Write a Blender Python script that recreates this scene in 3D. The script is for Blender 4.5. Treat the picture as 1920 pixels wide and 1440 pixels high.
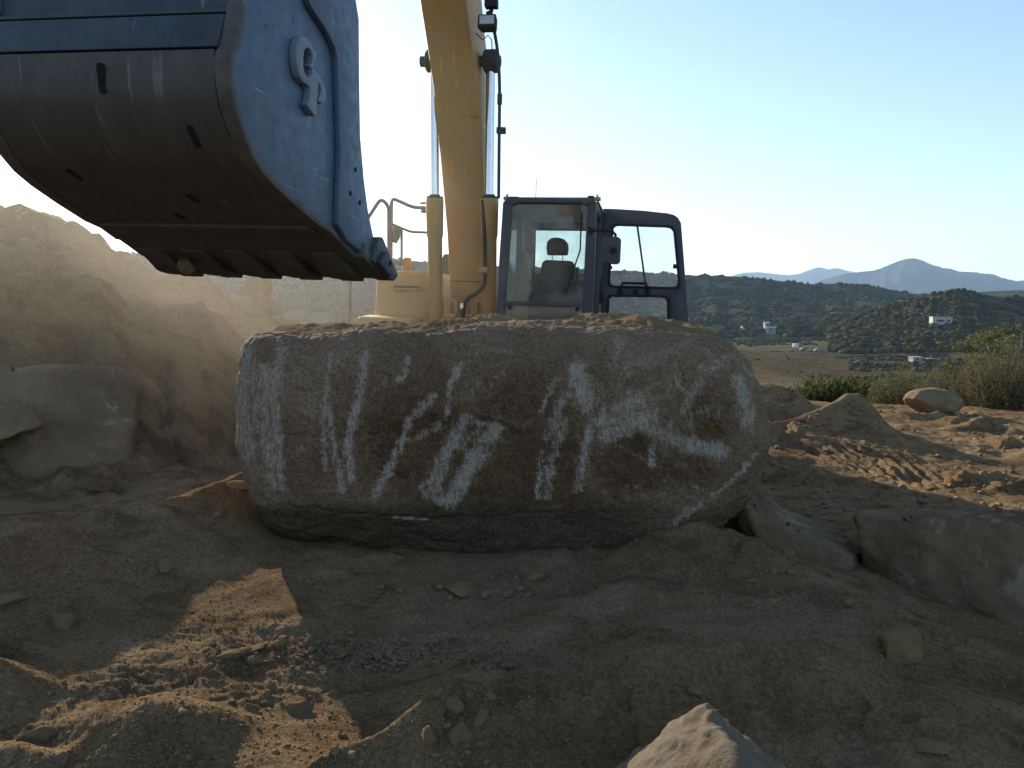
import bpy, bmesh, math, random
import numpy as np
from mathutils import Vector, Matrix
from mathutils.geometry import tessellate_polygon

# ------------------------------------------------------------------ camera, sky, sun, exposure
for o in list(bpy.data.objects):
    bpy.data.objects.remove(o)
scene = bpy.context.scene
COL = scene.collection
R = math.radians
EYE = 1.7                      # eye height over the dirt the photographer stands on
FPX = 1507.0                   # focal length in pixels of the 1920 px wide photograph
PITCH = R(4.93)
cam_d = bpy.data.cameras.new('camera')
cam_d.sensor_width = 36.0
cam_d.lens = FPX / 1920 * 36.0
cam_d.clip_start = 0.05
cam_d.clip_end = 60000
cam = bpy.data.objects.new('camera', cam_d)
COL.objects.link(cam)
cam.location = (0, 0, EYE)
cam.rotation_euler = (math.pi / 2 - PITCH, 0, 0)
scene.camera = cam

SUN_AZ = R(-29.5)              # left of the view axis, in front of the camera
SUN_EL = R(18.3)
world = bpy.data.worlds.new('World')
scene.world = world
world.use_nodes = True
wn = world.node_tree
bg = wn.nodes['Background']
sky = wn.nodes.new('ShaderNodeTexSky')
sky.sky_type = 'NISHITA'
sky.sun_disc = False
sky.sun_elevation = SUN_EL
sky.sun_rotation = SUN_AZ
sky.altitude = 300
sky.air_density = 1.0
sky.dust_density = 0.35
sky.ozone_density = 1.4
tint = wn.nodes.new('ShaderNodeMix'); tint.data_type = 'RGBA'; tint.blend_type = 'MULTIPLY'
tint.inputs[0].default_value = 1.0; tint.inputs[7].default_value = (1.0, 1.0, 1.0, 1)
wn.links.new(sky.outputs[0], tint.inputs[6])
wn.links.new(tint.outputs[2], bg.inputs[0])
bg.inputs[1].default_value = 0.10
sun_d = bpy.data.lights.new('sun', 'SUN')
sun_d.energy = 4.4
sun_d.angle = R(0.53)
sun_d.color = (1.0, 0.89, 0.73)
sun = bpy.data.objects.new('sun', sun_d)
COL.objects.link(sun)
sdir = Vector((math.sin(SUN_AZ) * math.cos(SUN_EL), math.cos(SUN_AZ) * math.cos(SUN_EL), math.sin(SUN_EL)))
sun.rotation_euler = sdir.to_track_quat('Z', 'Y').to_euler()
sun.location = sdir * 60
vs = scene.view_settings
vs.view_transform = 'Standard'
vs.look = 'None'
vs.gamma = 1
vs.use_curve_mapping = False
vs.exposure = 1.18
HAZE_D = 8.0e-5                  # density of the air over the valley
DUST_D = 0.015                  # density of the raised dust
cy = scene.cycles
cy.use_denoising = True
cy.max_bounces = 8
cy.transparent_max_bounces = 24
cy.volume_bounces = 1
cy.sample_clamp_indirect = 8

# ------------------------------------------------------------------ helpers
CA, SA = math.cos(PITCH), math.sin(PITCH)

def ray(px, py):
    cx = (px - 960) / FPX
    cyy = -(py - 720) / FPX
    return np.array([cx, CA + cyy * SA, -SA + cyy * CA])

def P(px, py, d):
    """the point seen at a photograph pixel, d metres ahead of the camera"""
    r = ray(px, py)
    return np.array([0, 0, EYE]) + r * (d / r[1])

def to_px(p):
    p = np.asarray(p, float)
    x = p[..., 0]; y = p[..., 1]; z = p[..., 2] - EYE
    f = y * CA - z * SA
    u = y * SA + z * CA
    return np.stack([960 + FPX * x / f, 720 - FPX * u / f], -1)

def on_plane(px, py, p0, n):
    r = ray(px, py)
    c = np.array([0, 0, EYE])
    t = np.dot(np.asarray(p0) - c, n) / np.dot(r, n)
    return c + r * t

def hash2(ix, iy, seed):
    h = (ix.astype(np.int64) * 374761393 + iy.astype(np.int64) * 668265263 + seed * 974711 + 12345) & 0x7fffffff
    h = ((h ^ (h >> 13)) * 1274126177) & 0x7fffffff
    return (h ^ (h >> 16)) & 0xffff

def noise2(x, y, seed=0):
    xi = np.floor(x); yi = np.floor(y)
    xf = x - xi; yf = y - yi
    u = xf * xf * xf * (xf * (xf * 6 - 15) + 10)
    v = yf * yf * yf * (yf * (yf * 6 - 15) + 10)
    def g(dx, dy):
        a = hash2(xi + dx, yi + dy, seed) * (2 * math.pi / 65536)
        return np.cos(a) * (xf - dx) + np.sin(a) * (yf - dy)
    a = g(0, 0); b = g(1, 0); c = g(0, 1); d = g(1, 1)
    return ((a + (b - a) * u) * (1 - v) + (c + (d - c) * u) * v) * 1.5

def fbm2(x, y, octs=4, seed=0, gain=0.5, lac=2.03):
    s = np.zeros_like(x); a = 1.0
    for i in range(octs):
        s += a * noise2(x, y, seed + i * 17)
        x = x * lac + 3.1; y = y * lac - 1.7; a *= gain
    return s

def noise3(p, seed=0):
    pi = np.floor(p).astype(np.int64); f = p - pi
    w = f * f * f * (f * (f * 6 - 15) + 10)
    out = 0
    for dx in (0, 1):
        for dy in (0, 1):
            for dz in (0, 1):
                h = (pi[:, 0] + dx) * 374761393 + (pi[:, 1] + dy) * 668265263 + (pi[:, 2] + dz) * 2147483629 + seed * 974711
                h &= 0x7fffffff
                h = ((h ^ (h >> 13)) * 1274126177) & 0x7fffffff
                h ^= h >> 16
                v = (h & 0xffff) / 32768.0 - 1
                wt = (w[:, 0] if dx else 1 - w[:, 0]) * (w[:, 1] if dy else 1 - w[:, 1]) * (w[:, 2] if dz else 1 - w[:, 2])
                out = out + v * wt
    return out

def fbm3(p, octs=4, seed=0, gain=0.5):
    s = np.zeros(len(p)); a = 1.0; q = np.array(p, float)
    for i in range(octs):
        s += a * noise3(q, seed + i * 13); q = q * 2.03 + 5.3; a *= gain
    return s

def sstep(a, b, x):
    t = np.clip((x - a) / (b - a), 0, 1)
    return t * t * (3 - 2 * t)

def mesh_np(name, verts, faces, smooth=True):
    """faces: int array (n,3) or (n,4), or a list of tuples"""
    me = bpy.data.meshes.new(name)
    verts = np.asarray(verts, np.float32)
    if isinstance(faces, np.ndarray):
        k = faces.shape[1]
        me.vertices.add(len(verts)); me.vertices.foreach_set('co', verts.ravel())
        me.loops.add(faces.size); me.loops.foreach_set('vertex_index', faces.astype(np.int32).ravel())
        me.polygons.add(len(faces))
        me.polygons.foreach_set('loop_start', np.arange(0, faces.size, k, dtype=np.int32))
        me.polygons.foreach_set('loop_total', np.full(len(faces), k, np.int32))
        me.update(calc_edges=True)
    else:
        me.from_pydata([tuple(map(float, v)) for v in verts], [], faces)
        me.update()
    if smooth:
        me.polygons.foreach_set('use_smooth', np.ones(len(me.polygons), bool))
    me.validate()
    return me

def add_obj(name, me, material=None, parent=None):
    o = bpy.data.objects.new(name, me)
    COL.objects.link(o)
    if material is not None and me is not None and not me.materials:
        me.materials.append(material)
    if parent is not None:
        o.parent = parent
    return o

def tag(o, label=None, cat=None, group=None, kind=None):
    if label: o['label'] = label
    if cat: o['category'] = cat
    if group: o['group'] = group
    if kind: o['kind'] = kind
    return o

def set_attr(me, name, values):
    a = me.attributes.new(name, 'FLOAT', 'POINT')
    a.data.foreach_set('value', np.asarray(values, np.float32))

class MB:
    """collects simple solids and links them as one mesh"""
    def __init__(s):
        s.v = []; s.f = []
    def add(s, v, f):
        b = len(s.v)
        s.v += [tuple(map(float, p)) for p in v]
        s.f += [tuple(i + b for i in q) for q in f]
        return s
    def box(s, x0, x1, y0, y1, z0, z1):
        v = [(x, y, z) for x in (x0, x1) for y in (y0, y1) for z in (z0, z1)]
        return s.add(v, [(0, 1, 3, 2), (4, 6, 7, 5), (0, 4, 5, 1), (2, 3, 7, 6), (0, 2, 6, 4), (1, 5, 7, 3)])
    def hexa(s, q):
        """8 points: bottom ring 0-3, top ring 4-7"""
        return s.add(q, [(3, 2, 1, 0), (4, 5, 6, 7), (0, 1, 5, 4), (1, 2, 6, 5), (2, 3, 7, 6), (3, 0, 4, 7)])
    def prism(s, pts, off, holes=()):
        """planar polygon (3D points) swept by the vector off; holes are polygons too"""
        loops = [[Vector(p) for p in pts]] + [[Vector(p) for p in h] for h in holes]
        flat = [p for l in loops for p in l]
        tris = tessellate_polygon(loops)
        n = len(flat); off = Vector(off)
        f = [tuple(t) for t in tris] + [tuple(i + n for i in reversed(t)) for t in tris]
        b = 0
        for l in loops:
            m = len(l)
            for i in range(m):
                j = (i + 1) % m
                f.append((b + i, b + j, b + j + n, b + i + n))
            b += m
        return s.add([tuple(p) for p in flat] + [tuple(p + off) for p in flat], f)
    def tube(s, pts, rad, n=10, caps=True):
        pts = [Vector(p) for p in pts]
        rr = rad if isinstance(rad, (list, tuple, np.ndarray)) else [rad] * len(pts)
        v = []; f = []
        up = None
        for i, p in enumerate(pts):
            t = (pts[min(i + 1, len(pts) - 1)] - pts[max(i - 1, 0)]).normalized()
            if up is None:
                up = t.orthogonal().normalized()
            up = (up - t * up.dot(t))
            up = up.normalized() if up.length > 1e-6 else t.orthogonal().normalized()
            w = t.cross(up)
            for k in range(n):
                a = 2 * math.pi * k / n
                v.append(p + (up * math.cos(a) + w * math.sin(a)) * rr[i])
        for i in range(len(pts) - 1):
            for k in range(n):
                k2 = (k + 1) % n
                f.append((i * n + k, i * n + k2, (i + 1) * n + k2, (i + 1) * n + k))
        if caps:
            f.append(tuple(reversed(range(n)))); m = (len(pts) - 1) * n
            f.append(tuple(range(m, m + n)))
        return s.add(v, f)
    def bar(s, a, b, w, h, up=(0, 0, 1)):
        """box beam from a to b, w across and h along up"""
        a = Vector(a); b = Vector(b); t = (b - a).normalized(); u = Vector(up)
        u = (u - t * u.dot(t)).normalized(); x = t.cross(u)
        q = []
        for p in (a, b):
            for sx, su in ((-1, -1), (1, -1), (1, 1), (-1, 1)):
                q.append(p + x * (sx * w / 2) + u * (su * h / 2))
        return s.hexa(q)
    def build(s, name, material, parent=None, bevel=0.0, seg=2, smooth=None):
        me = bpy.data.meshes.new(name)
        me.from_pydata(s.v, [], s.f)
        bm = bmesh.new(); bm.from_mesh(me)
        bmesh.ops.recalc_face_normals(bm, faces=bm.faces)
        if bevel > 0:
            ed = [e for e in bm.edges if len(e.link_faces) == 2 and e.calc_face_angle(0) > R(30)]
            bmesh.ops.bevel(bm, geom=ed, offset=bevel, segments=seg, profile=0.5, affect='EDGES', clamp_overlap=True)
        sm = R(35)
        for fc in bm.faces: fc.smooth = True
        for e in bm.edges:
            if len(e.link_faces) == 2 and e.calc_face_angle(0) > sm: e.smooth = False
        bm.to_mesh(me); bm.free()
        return add_obj(name, me, material, parent)

# ------------------------------------------------------------------ materials
class NT:
    def __init__(s, name):
        s.m = bpy.data.materials.new(name); s.m.use_nodes = True
        s.t = s.m.node_tree; s.n = s.t.nodes; s.l = s.t.links
        s.bsdf = s.n['Principled BSDF']; s.out = s.n['Material Output']
        s.pos = None
    def node(s, typ, **kw):
        nd = s.n.new(typ)
        for k, v in kw.items(): setattr(nd, k, v)
        return nd
    def link(s, a, b): s.l.new(a, b)
    def coords(s):
        if s.pos is None:
            s.pos = s.node('ShaderNodeTexCoord').outputs['Object']
        return s.pos
    def noise(s, scale, detail=4, rough=0.55, dist=0.0, stretch=None, off=0):
        tx = s.node('ShaderNodeTexNoise'); tx.inputs['Scale'].default_value = scale
        tx.inputs['Detail'].default_value = detail; tx.inputs['Roughness'].default_value = rough
        tx.inputs['Distortion'].default_value = dist
        c = s.coords()
        if stretch or off:
            mp = s.node('ShaderNodeMapping'); mp.inputs['Scale'].default_value = stretch or (1, 1, 1)
            mp.inputs['Location'].default_value = (off, off * .7, off * 1.3)
            s.link(c, mp.inputs[0]); c = mp.outputs[0]
        s.link(c, tx.inputs['Vector'])
        return tx.outputs['Fac']
    def ramp(s, fac, stops, interp='LINEAR'):
        r = s.node('ShaderNodeValToRGB'); r.color_ramp.interpolation = interp
        el = r.color_ramp.elements
        while len(el) < len(stops): el.new(0.5)
        for e, (p, c) in zip(el, stops):
            e.position = p; e.color = (c, c, c, 1) if isinstance(c, (int, float)) else (*c, 1)
        s.link(fac, r.inputs[0]); return r.outputs[0]
    def mix(s, fac, a, b, mode='MIX'):
        m = s.node('ShaderNodeMix', data_type='RGBA', blend_type=mode)
        for sock, v in ((m.inputs[0], fac), (m.inputs[6], a), (m.inputs[7], b)):
            if isinstance(v, (int, float)): sock.default_value = v
            elif isinstance(v, tuple): sock.default_value = (*v, 1) if len(v) == 3 else v
            else: s.link(v, sock)
        return m.outputs[2]
    def math(s, op, a, b=0.0, c=None):
        m = s.node('ShaderNodeMath', operation=op)
        for i, v in enumerate((a, b) if c is None else (a, b, c)):
            if isinstance(v, (int, float)): m.inputs[i].default_value = v
            else: s.link(v, m.inputs[i])
        return m.outputs[0]
    def attr(s, name):
        return s.node('ShaderNodeAttribute', attribute_name=name).outputs['Fac']
    def bump(s, h, strength=0.5, dist=0.02, prev=None):
        b = s.node('ShaderNodeBump'); b.inputs['Strength'].default_value = strength
        b.inputs['Distance'].default_value = dist; s.link(h, b.inputs['Height'])
        if prev is not None: s.link(prev, b.inputs['Normal'])
        return b.outputs[0]
    def done(s, color=None, rough=None, normal=None, metal=None, spec=None):
        for nm, v in (('Base Color', color), ('Roughness', rough), ('Normal', normal), ('Metallic', metal), ('Specular IOR Level', spec)):
            if v is None: continue
            sk = s.bsdf.inputs[nm]
            if isinstance(v, (int, float)): sk.default_value = v
            elif isinstance(v, tuple): sk.default_value = (*v, 1)
            else: s.link(v, sk)
        return s.m

def dirt_mat(name, c_lo, c_mid, c_hi, scale=1.0, bump=0.6):
    t = NT(name)
    big = t.noise(0.9 * scale, 5, 0.6); mid = t.noise(7 * scale, 6, 0.65, off=3); fine = t.noise(70 * scale, 5, 0.7)
    col = t.ramp(big, [(0.3, c_lo), (0.5, c_mid), (0.72, c_hi)])
    col = t.mix(t.ramp(mid, [(0.35, 0.0), (0.7, 0.55)]), col, c_lo)
    col = t.mix(0.45, col, t.ramp(fine, [(0.3, 0.35), (0.7, 1.0)]), 'MULTIPLY')
    grit = t.noise(220 * scale, 3, 0.6)
    n = t.bump(mid, bump * .5, 0.03)
    n = t.bump(fine, bump, 0.010, n)
    n = t.bump(grit, bump * .7, 0.004, n)
    return t.done(col, 0.95, n, spec=0.0)

def stone_mat(name, c_lo, c_mid, c_hi, speck=0.35, scale=1.0, bump=0.5, pale=None):
    t = NT(name)
    big = t.noise(1.3 * scale, 6, 0.62, 0.4); mid = t.noise(9 * scale, 6, 0.65); fine = t.noise(120 * scale, 4, 0.75)
    col = t.ramp(big, [(0.28, c_lo), (0.5, c_mid), (0.7, c_hi)])
    col = t.mix(t.ramp(mid, [(0.4, 0.0), (0.75, 0.5)]), col, c_lo)
    if pale:
        pm = t.noise(2.3 * scale, 7, 0.7, 0.8, off=7)
        col = t.mix(t.ramp(pm, [(0.56, 0.0), (0.63, 0.8)]), col, pale)
    col = t.mix(speck, col, t.ramp(fine, [(0.32, 0.15), (0.6, 1.0)]), 'MULTIPLY')
    med = t.noise(34 * scale, 5, 0.7, off=13)
    n = t.bump(mid, bump * 1.4, 0.05); n = t.bump(med, bump * 1.2, 0.02, n); n = t.bump(fine, bump * 1.5, 0.008, n)
    return t.done(col, 0.9, n, spec=0.04)

def metal_mat(name, base, dark, rust, rough=0.5, metal=0.0, wear=0.5, scale=1.0, stretch=(1, 1, 1), dust=None, scratch=None):
    t = NT(name)
    big = t.noise(2.2 * scale, 6, 0.6, 0.5, stretch); mid = t.noise(14 * scale, 6, 0.7, 0.3, stretch, off=2); sc = t.noise(40 * scale, 3, 0.8, 2.0, (1, 6, .5), off=5)
    col = t.mix(t.ramp(big, [(0.35, 0.0), (0.7, 0.85)]), base, dark)
    col = t.mix(t.ramp(mid, [(0.62, 0.0), (0.70, wear)]), col, rust)
    col = t.mix(t.ramp(sc, [(0.68, 0.0), (0.76, wear * .5)]), col, tuple(min(1, c * 2.2 + .03) for c in base))
    if dust:
        dn = t.noise(3.1 * scale, 5, 0.6, off=9)
        col = t.mix(t.ramp(dn, [(0.3, 0.1), (0.75, dust[1])]), col, dust[0])
    if scratch:
        for k, (st, rot, amt) in enumerate(scratch):
            mp = t.node('ShaderNodeMapping'); mp.inputs['Scale'].default_value = st; mp.inputs['Rotation'].default_value = rot
            t.link(t.coords(), mp.inputs[0]); tx = t.node('ShaderNodeTexNoise'); tx.inputs['Scale'].default_value = 1.0
            tx.inputs['Detail'].default_value = 3; tx.inputs['Roughness'].default_value = .6; t.link(mp.outputs[0], tx.inputs['Vector'])
            brk = t.noise(3.0 * scale, 4, .6, off=20 + k)
            f = t.math('MULTIPLY', t.ramp(tx.outputs['Fac'], [(0.64, 0.0), (0.70, amt)]), t.ramp(brk, [(0.42, 0.0), (0.6, 1.0)]))
            col = t.mix(f, col, tuple(min(1, c * 2.0 + .05) for c in base) if k % 2 == 0 else tuple(c * .35 for c in base))
    n = t.bump(mid, 0.15, 0.004)
    rr = t.ramp(mid, [(0.3, rough - .1), (0.7, min(1, rough + .2))])
    return t.done(col, rr, n, metal)

def plain_mat(name, c, rough=0.6, metal=0.0, var=0.25, scale=6):
    t = NT(name)
    nz = t.noise(scale, 5, 0.6)
    col = t.ramp(nz, [(0.3, tuple(x * (1 - var) for x in c)), (0.7, tuple(min(1, x * (1 + var)) for x in c))])
    return t.done(col, rough, None, metal)

def glass_mat(name, tint, gloss=0.12):
    t = NT(name)
    tr = t.node('ShaderNodeBsdfTransparent'); tr.inputs[0].default_value = (*tint, 1)
    gl = t.node('ShaderNodeBsdfGlossy'); gl.inputs['Roughness'].default_value = 0.03
    df = t.node('ShaderNodeBsdfDiffuse'); df.inputs[0].default_value = (0.55, 0.5, 0.42, 1)
    fr = t.node('ShaderNodeFresnel'); fr.inputs[0].default_value = 1.45
    m1 = t.node('ShaderNodeMixShader'); m2 = t.node('ShaderNodeMixShader')
    t.link(fr.outputs[0], m1.inputs[0]); t.link(tr.outputs[0], m1.inputs[1]); t.link(gl.outputs[0], m1.inputs[2])
    dn = t.ramp(t.noise(4, 6, .65), [(0.35, gloss * .4), (0.75, gloss * 1.8)])
    t.link(dn, m2.inputs[0]); t.link(m1.outputs[0], m2.inputs[1]); t.link(df.outputs[0], m2.inputs[2])
    t.link(m2.outputs[0], t.out.inputs[0])
    return t.m

def leaf_mat(name, c1, c2, c3, trans=0.35):
    t = NT(name)
    v = t.attr('tint')
    col = t.ramp(v, [(0.0, c1), (0.5, c2), (1.0, c3)])
    df = t.node('ShaderNodeBsdfDiffuse'); tl = t.node('ShaderNodeBsdfTranslucent'); m = t.node('ShaderNodeMixShader')
    t.link(col, df.inputs[0]); t.link(col, tl.inputs[0]); m.inputs[0].default_value = trans
    t.link(df.outputs[0], m.inputs[1]); t.link(tl.outputs[0], m.inputs[2]); t.link(m.outputs[0], t.out.inputs[0])
    return t.m

def volume_mat(name, color, density, aniso):
    t = NT(name); t.n.remove(t.bsdf)
    v = t.node('ShaderNodeVolumePrincipled')
    v.inputs['Color'].default_value = (*color, 1); v.inputs['Density'].default_value = density
    v.inputs['Anisotropy'].default_value = aniso
    t.link(v.outputs[0], t.out.inputs['Volume'])
    return t.m

M = {}
M['dirt'] = None
M['clod'] = dirt_mat('clod', (0.16, 0.102, 0.053), (0.245, 0.165, 0.09), (0.32, 0.225, 0.132), 2.0)
M['soil'] = dirt_mat('soil', (0.20, 0.132, 0.075), (0.30, 0.208, 0.122), (0.37, 0.27, 0.165), 3.0)
M['stone'] = stone_mat('stone', (0.13, 0.086, 0.048), (0.21, 0.144, 0.084), (0.285, 0.205, 0.128), pale=(0.34, 0.27, 0.19))
M['grey_stone'] = stone_mat('grey_stone', (0.195, 0.135, 0.078), (0.29, 0.21, 0.13), (0.37, 0.28, 0.185), pale=(0.46, 0.385, 0.29))
M['tan_stone'] = stone_mat('tan_stone', (0.18, 0.125, 0.073), (0.27, 0.195, 0.12), (0.34, 0.26, 0.175), 0.45)
M['pale_stone'] = stone_mat('pale_stone', (0.37, 0.285, 0.19), (0.48, 0.385, 0.275), (0.56, 0.47, 0.35), 0.5, 2.5, .9)
# ------------------------------------------------------------------ the ground
CTRL = [(-6, 1, .3), (-3, 0, .1), (0, 0, 0), (3, 0, 0), (6, 1, 0), (-10, 4, .6), (10, 4, 0), (0, -6, 0), (-10, -6, 0), (10, -6, 0),
        (0, 9.5, -.05), (-1.5, 9.5, 0), (2, 9.5, -.05), (0, 12, -.05), (2, 13, 0), (-2, 13, .2), (4, 16, 0), (8, 16, -.1), (14, 14, 0),
        (20, 20, -1), (-14, 8, 1.2), (-14, 20, 1), (-5, 20, 0), (0, 20, -.3), (8, 22, -.8), (30, 10, 0), (-30, 10, 1), (30, 40, -1.5), (-30, 40, 0), (0, 45, -1.5), (0, -30, 0), (30, -30, 0), (-30, -30, 0),
        (0, 6, .2), (-1.2, 6, .25), (1.2, 6, .15), (0, 7.3, 0), (.3, 3.15, .06), (-.25, 3.1, .0), (1.0, 3.3, .2)]
PIX = [(600, 1440, 2.55), (300, 1440, 2.6), (50, 1440, 2.6), (560, 1330, 3.1), (300, 1230, 3.4), (480, 1200, 3.65), (700, 1195, 3.72), (700, 1262, 3.5), (850, 1272, 3.55), (800, 1180, 3.85), (600, 1300, 3.28), (950, 1245, 3.72), (1040, 1240, 3.72),
       (900, 1200, 3.7), (900, 1100, 4.25), (600, 1060, 4.55), (1100, 1060, 4.5), (950, 1035, 4.75), (500, 1012, 4.9), (1300, 1020, 4.65), (1250, 1110, 4.1),
       (1450, 1110, 4.05), (1600, 1140, 3.85), (1300, 1190, 3.45), (1150, 1215, 3.4), (1500, 1050, 4.8), (1750, 1165, 4.15), (1900, 1235, 3.72), (1900, 1380, 2.6), (1700, 1300, 2.8),
       (1500, 960, 6.3), (1900, 940, 7.2), (1700, 900, 8.3), (1450, 880, 8.4), (1900, 860, 9.5), (1900, 800, 12), (1500, 830, 9.6),
       (100, 1180, 3.72), (0, 1235, 3.4), (250, 1110, 4.1), (200, 1180, 3.7), (-150, 1220, 3.4), (100, 900, 6.6), (350, 890, 6.8), (380, 830, 8.2), (0, 880, 6.7)]
cp = np.array(CTRL + [tuple(P(*q)) for q in PIX])

def _tps_k(r2):
    return 0.5 * r2 * np.log(r2 + 1e-9)

_n = len(cp)
_K = _tps_k(((cp[:, None, :2] - cp[None, :, :2]) ** 2).sum(-1)) + np.eye(_n) * 0.02
_Q = np.c_[np.ones(_n), cp[:, :2]]
_A = np.block([[_K, _Q], [_Q.T, np.zeros((3, 3))]])
_W = np.linalg.solve(_A, np.r_[cp[:, 2], np.zeros(3)])

def base_h(x, y):
    out = _W[_n] + _W[_n + 1] * x + _W[_n + 2] * y
    for i in range(_n):
        out = out + _W[i] * _tps_k((x - cp[i, 0]) ** 2 + (y - cp[i, 1]) ** 2)
    return out

def smax(a, b, k):
    h = np.clip(0.5 + 0.5 * (a - b) / k, 0, 1)
    return b + (a - b) * h + k * h * (1 - h)

# crest lines of heaped dirt: pixels with depth, slope towards the camera, slope behind, crest rounding, join softness
BERMS = [
    ([(600, 1425, 2.42), (650, 1400, 2.46), (720, 1372, 2.50), (790, 1318, 2.54), (830, 1288, 2.58), (880, 1284, 2.60), (960, 1275, 2.62), (1090, 1252, 2.66), (1230, 1238, 2.72), (1350, 1226, 2.78), (1450, 1214, 2.84), (1530, 1206, 2.92), (1640, 1196, 3.1), (1760, 1200, 3.2), (1880, 1230, 3.1), (2000, 1270, 3.0)], .66, .98, .012, .03),
    ([(-300, 1110, 3.6), (-150, 1055, 3.9), (0, 1012, 4.15), (150, 966, 4.5), (300, 937, 4.9), (400, 914, 5.25), (455, 892, 5.55), (480, 893, 5.65), (530, 900, 5.75)], .52, .5, .015, .05),
    ([(-700, 300, 9.5), (-300, 345, 10.2), (0, 390, 10.9), (90, 404, 11.1), (112, 422, 11.3), (150, 428, 11.4), (185, 438, 11.5), (215, 464, 11.6), (260, 488, 11.8), (330, 506, 12.0), (430, 537, 12.4), (520, 592, 13.3), (640, 625, 14.0)], .56, .5, .22, .25),
    ([(-300, 560, 7.7), (-60, 512, 8.3), (0, 505, 8.5), (60, 501, 8.5), (115, 491, 8.5), (175, 514, 8.55), (225, 556, 8.7)], .85, .25, .04, .12),
    ([(-80, 1235, 3.1), (0, 1242, 3.1), (60, 1262, 3.1), (120, 1300, 3.08), (150, 1335, 3.05)], .8, .7, .02, .04),
    ([(-60, 1180, 3.5), (20, 1195, 3.5), (70, 1215, 3.5), (105, 1245, 3.45)], .8, .7, .05, .05),
    ([(205, 1325, 2.86), (215, 1330, 2.84)], .7, .6, .07, .04),
    ([(290, 1312, 2.82), (335, 1325, 2.78)], .7, .6, .09, .04),
    ([(20, 1395, 2.62), (80, 1405, 2.6)], .8, .7, .05, .04),
    ([(1200, 1125, 4.0), (1330, 1094, 4.05), (1480, 1098, 3.95), (1600, 1112, 3.8), (1660, 1130, 3.65)], .26, .55, .05, .06),
    ([(1200, 1085, 4.15), (1120, 1112, 3.95), (1050, 1150, 3.75), (960, 1212, 3.5), (885, 1280, 3.2)], .30, .34, .06, .05),
    ([(1240, 1005, 4.72), (1320, 984, 4.78), (1400, 1010, 4.7), (1440, 1040, 4.6)], .45, .5, .05, .08),
    ([(1435, 795, 10.7), (1500, 780, 10.7), (1545, 760, 10.7), (1590, 738, 10.8), (1612, 738, 10.9), (1640, 768, 10.9), (1680, 812, 10.9)], .62, .62, .03, .05),
    ([(1425, 722, 12.6), (1445, 720, 12.6), (1475, 728, 12.5), (1500, 745, 12.2)], .6, .6, .06, .06),
    ([(1425, 750, 11.6), (1450, 748, 11.6), (1475, 765, 11.4)], .7, .6, .05, .06),
    ([(1690, 772, 12.8), (1760, 775, 12.9)], .55, .5, .06, .06),
    ([(1778, 782, 12.2), (1800, 778, 12.1), (1815, 795, 11.9)], .6, .6, .04, .06),
    ([(1790, 800, 11.4), (1850, 782, 11.6), (1890, 800, 11.3), (1930, 812, 11.0)], .5, .5, .05, .08),
    ([(1870, 820, 10.5), (1890, 822, 10.4)], .6, .6, .05, .06),
    ([(1910, 848, 9.6), (1960, 830, 9.7)], .5, .5, .05, .06),
    ([(1420, 850, 8.1), (1445, 858, 8.0), (1475, 872, 7.9), (1500, 890, 7.7)], .6, .6, .05, .06),
    ([(1440, 810, 9.7), (1480, 807, 9.8), (1500, 818, 9.7)], .7, .5, .04, .06),
]
_B3 = [(np.array([P(*q) for q in b[0]]), *b[1:]) for b in BERMS]

def berm_h(x, y, z):
    for pts, sf, sb, rd, k in _B3:
        lo = pts.min(0); hi = pts.max(0); m = 7.0 if hi[2] > 2 else 2.6
        sel = np.where((x > lo[0] - m) & (x < hi[0] + m) & (y > lo[1] - m) & (y < hi[1] + m))[0]
        if not len(sel): continue
        xs = x[sel]; ys = y[sel]
        # a little wander so that no slope is a clean cone
        wob = fbm2(xs * 1.9, ys * 1.9, 4, 77) * 0.07
        best = np.full(len(sel), 1e9); zc = np.zeros(len(sel)); side = np.zeros(len(sel))
        for a, b in zip(pts[:-1], pts[1:]):
            d = b - a; L2 = d[0] ** 2 + d[1] ** 2
            t = np.clip(((xs - a[0]) * d[0] + (ys - a[1]) * d[1]) / L2, 0, 1)
            qx = a[0] + t * d[0]; qy = a[1] + t * d[1]
            r2 = (xs - qx) ** 2 + (ys - qy) ** 2
            u = r2 < best
            best[u] = r2[u]; zc[u] = (a[2] + t * d[2])[u]
            side[u] = np.clip(((xs - qx) * qx + (ys - qy) * qy)[u] / (np.sqrt(r2[u]) * np.hypot(qx, qy)[u] + 1e-6), -1, 1)
        sl = np.where(side < 0, sf, sb) + 0 * side
        sl = sf + (sb - sf) * sstep(-.3, .3, side)
        h = zc - sl * (np.sqrt(best + rd * rd) - rd) * (1 + wob * 2.0) + wob * np.minimum(np.sqrt(best), 1.0) * .8
        z[sel] = smax(z[sel], h, k)
    return z

def zplane(px, py, z):
    r = ray(px, py); t = (z - EYE) / r[2]
    return np.array([0, 0, EYE]) + r * t

TRACKS = [([(1440, 848), (1530, 856), (1620, 868), (1700, 884), (1790, 902)], .95, .125, .042, 28),
          ([(1430, 902), (1520, 908), (1600, 922), (1680, 940), (1760, 958), (1840, 975)], .85, .115, .036, 24),
          ([(1800, 905), (1860, 890), (1930, 880)], .4, .10, .02, 60)]
_T3 = [(np.array([zplane(a, b, .06)[:2] for a, b in t[0]]), *t[1:]) for t in TRACKS]

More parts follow.
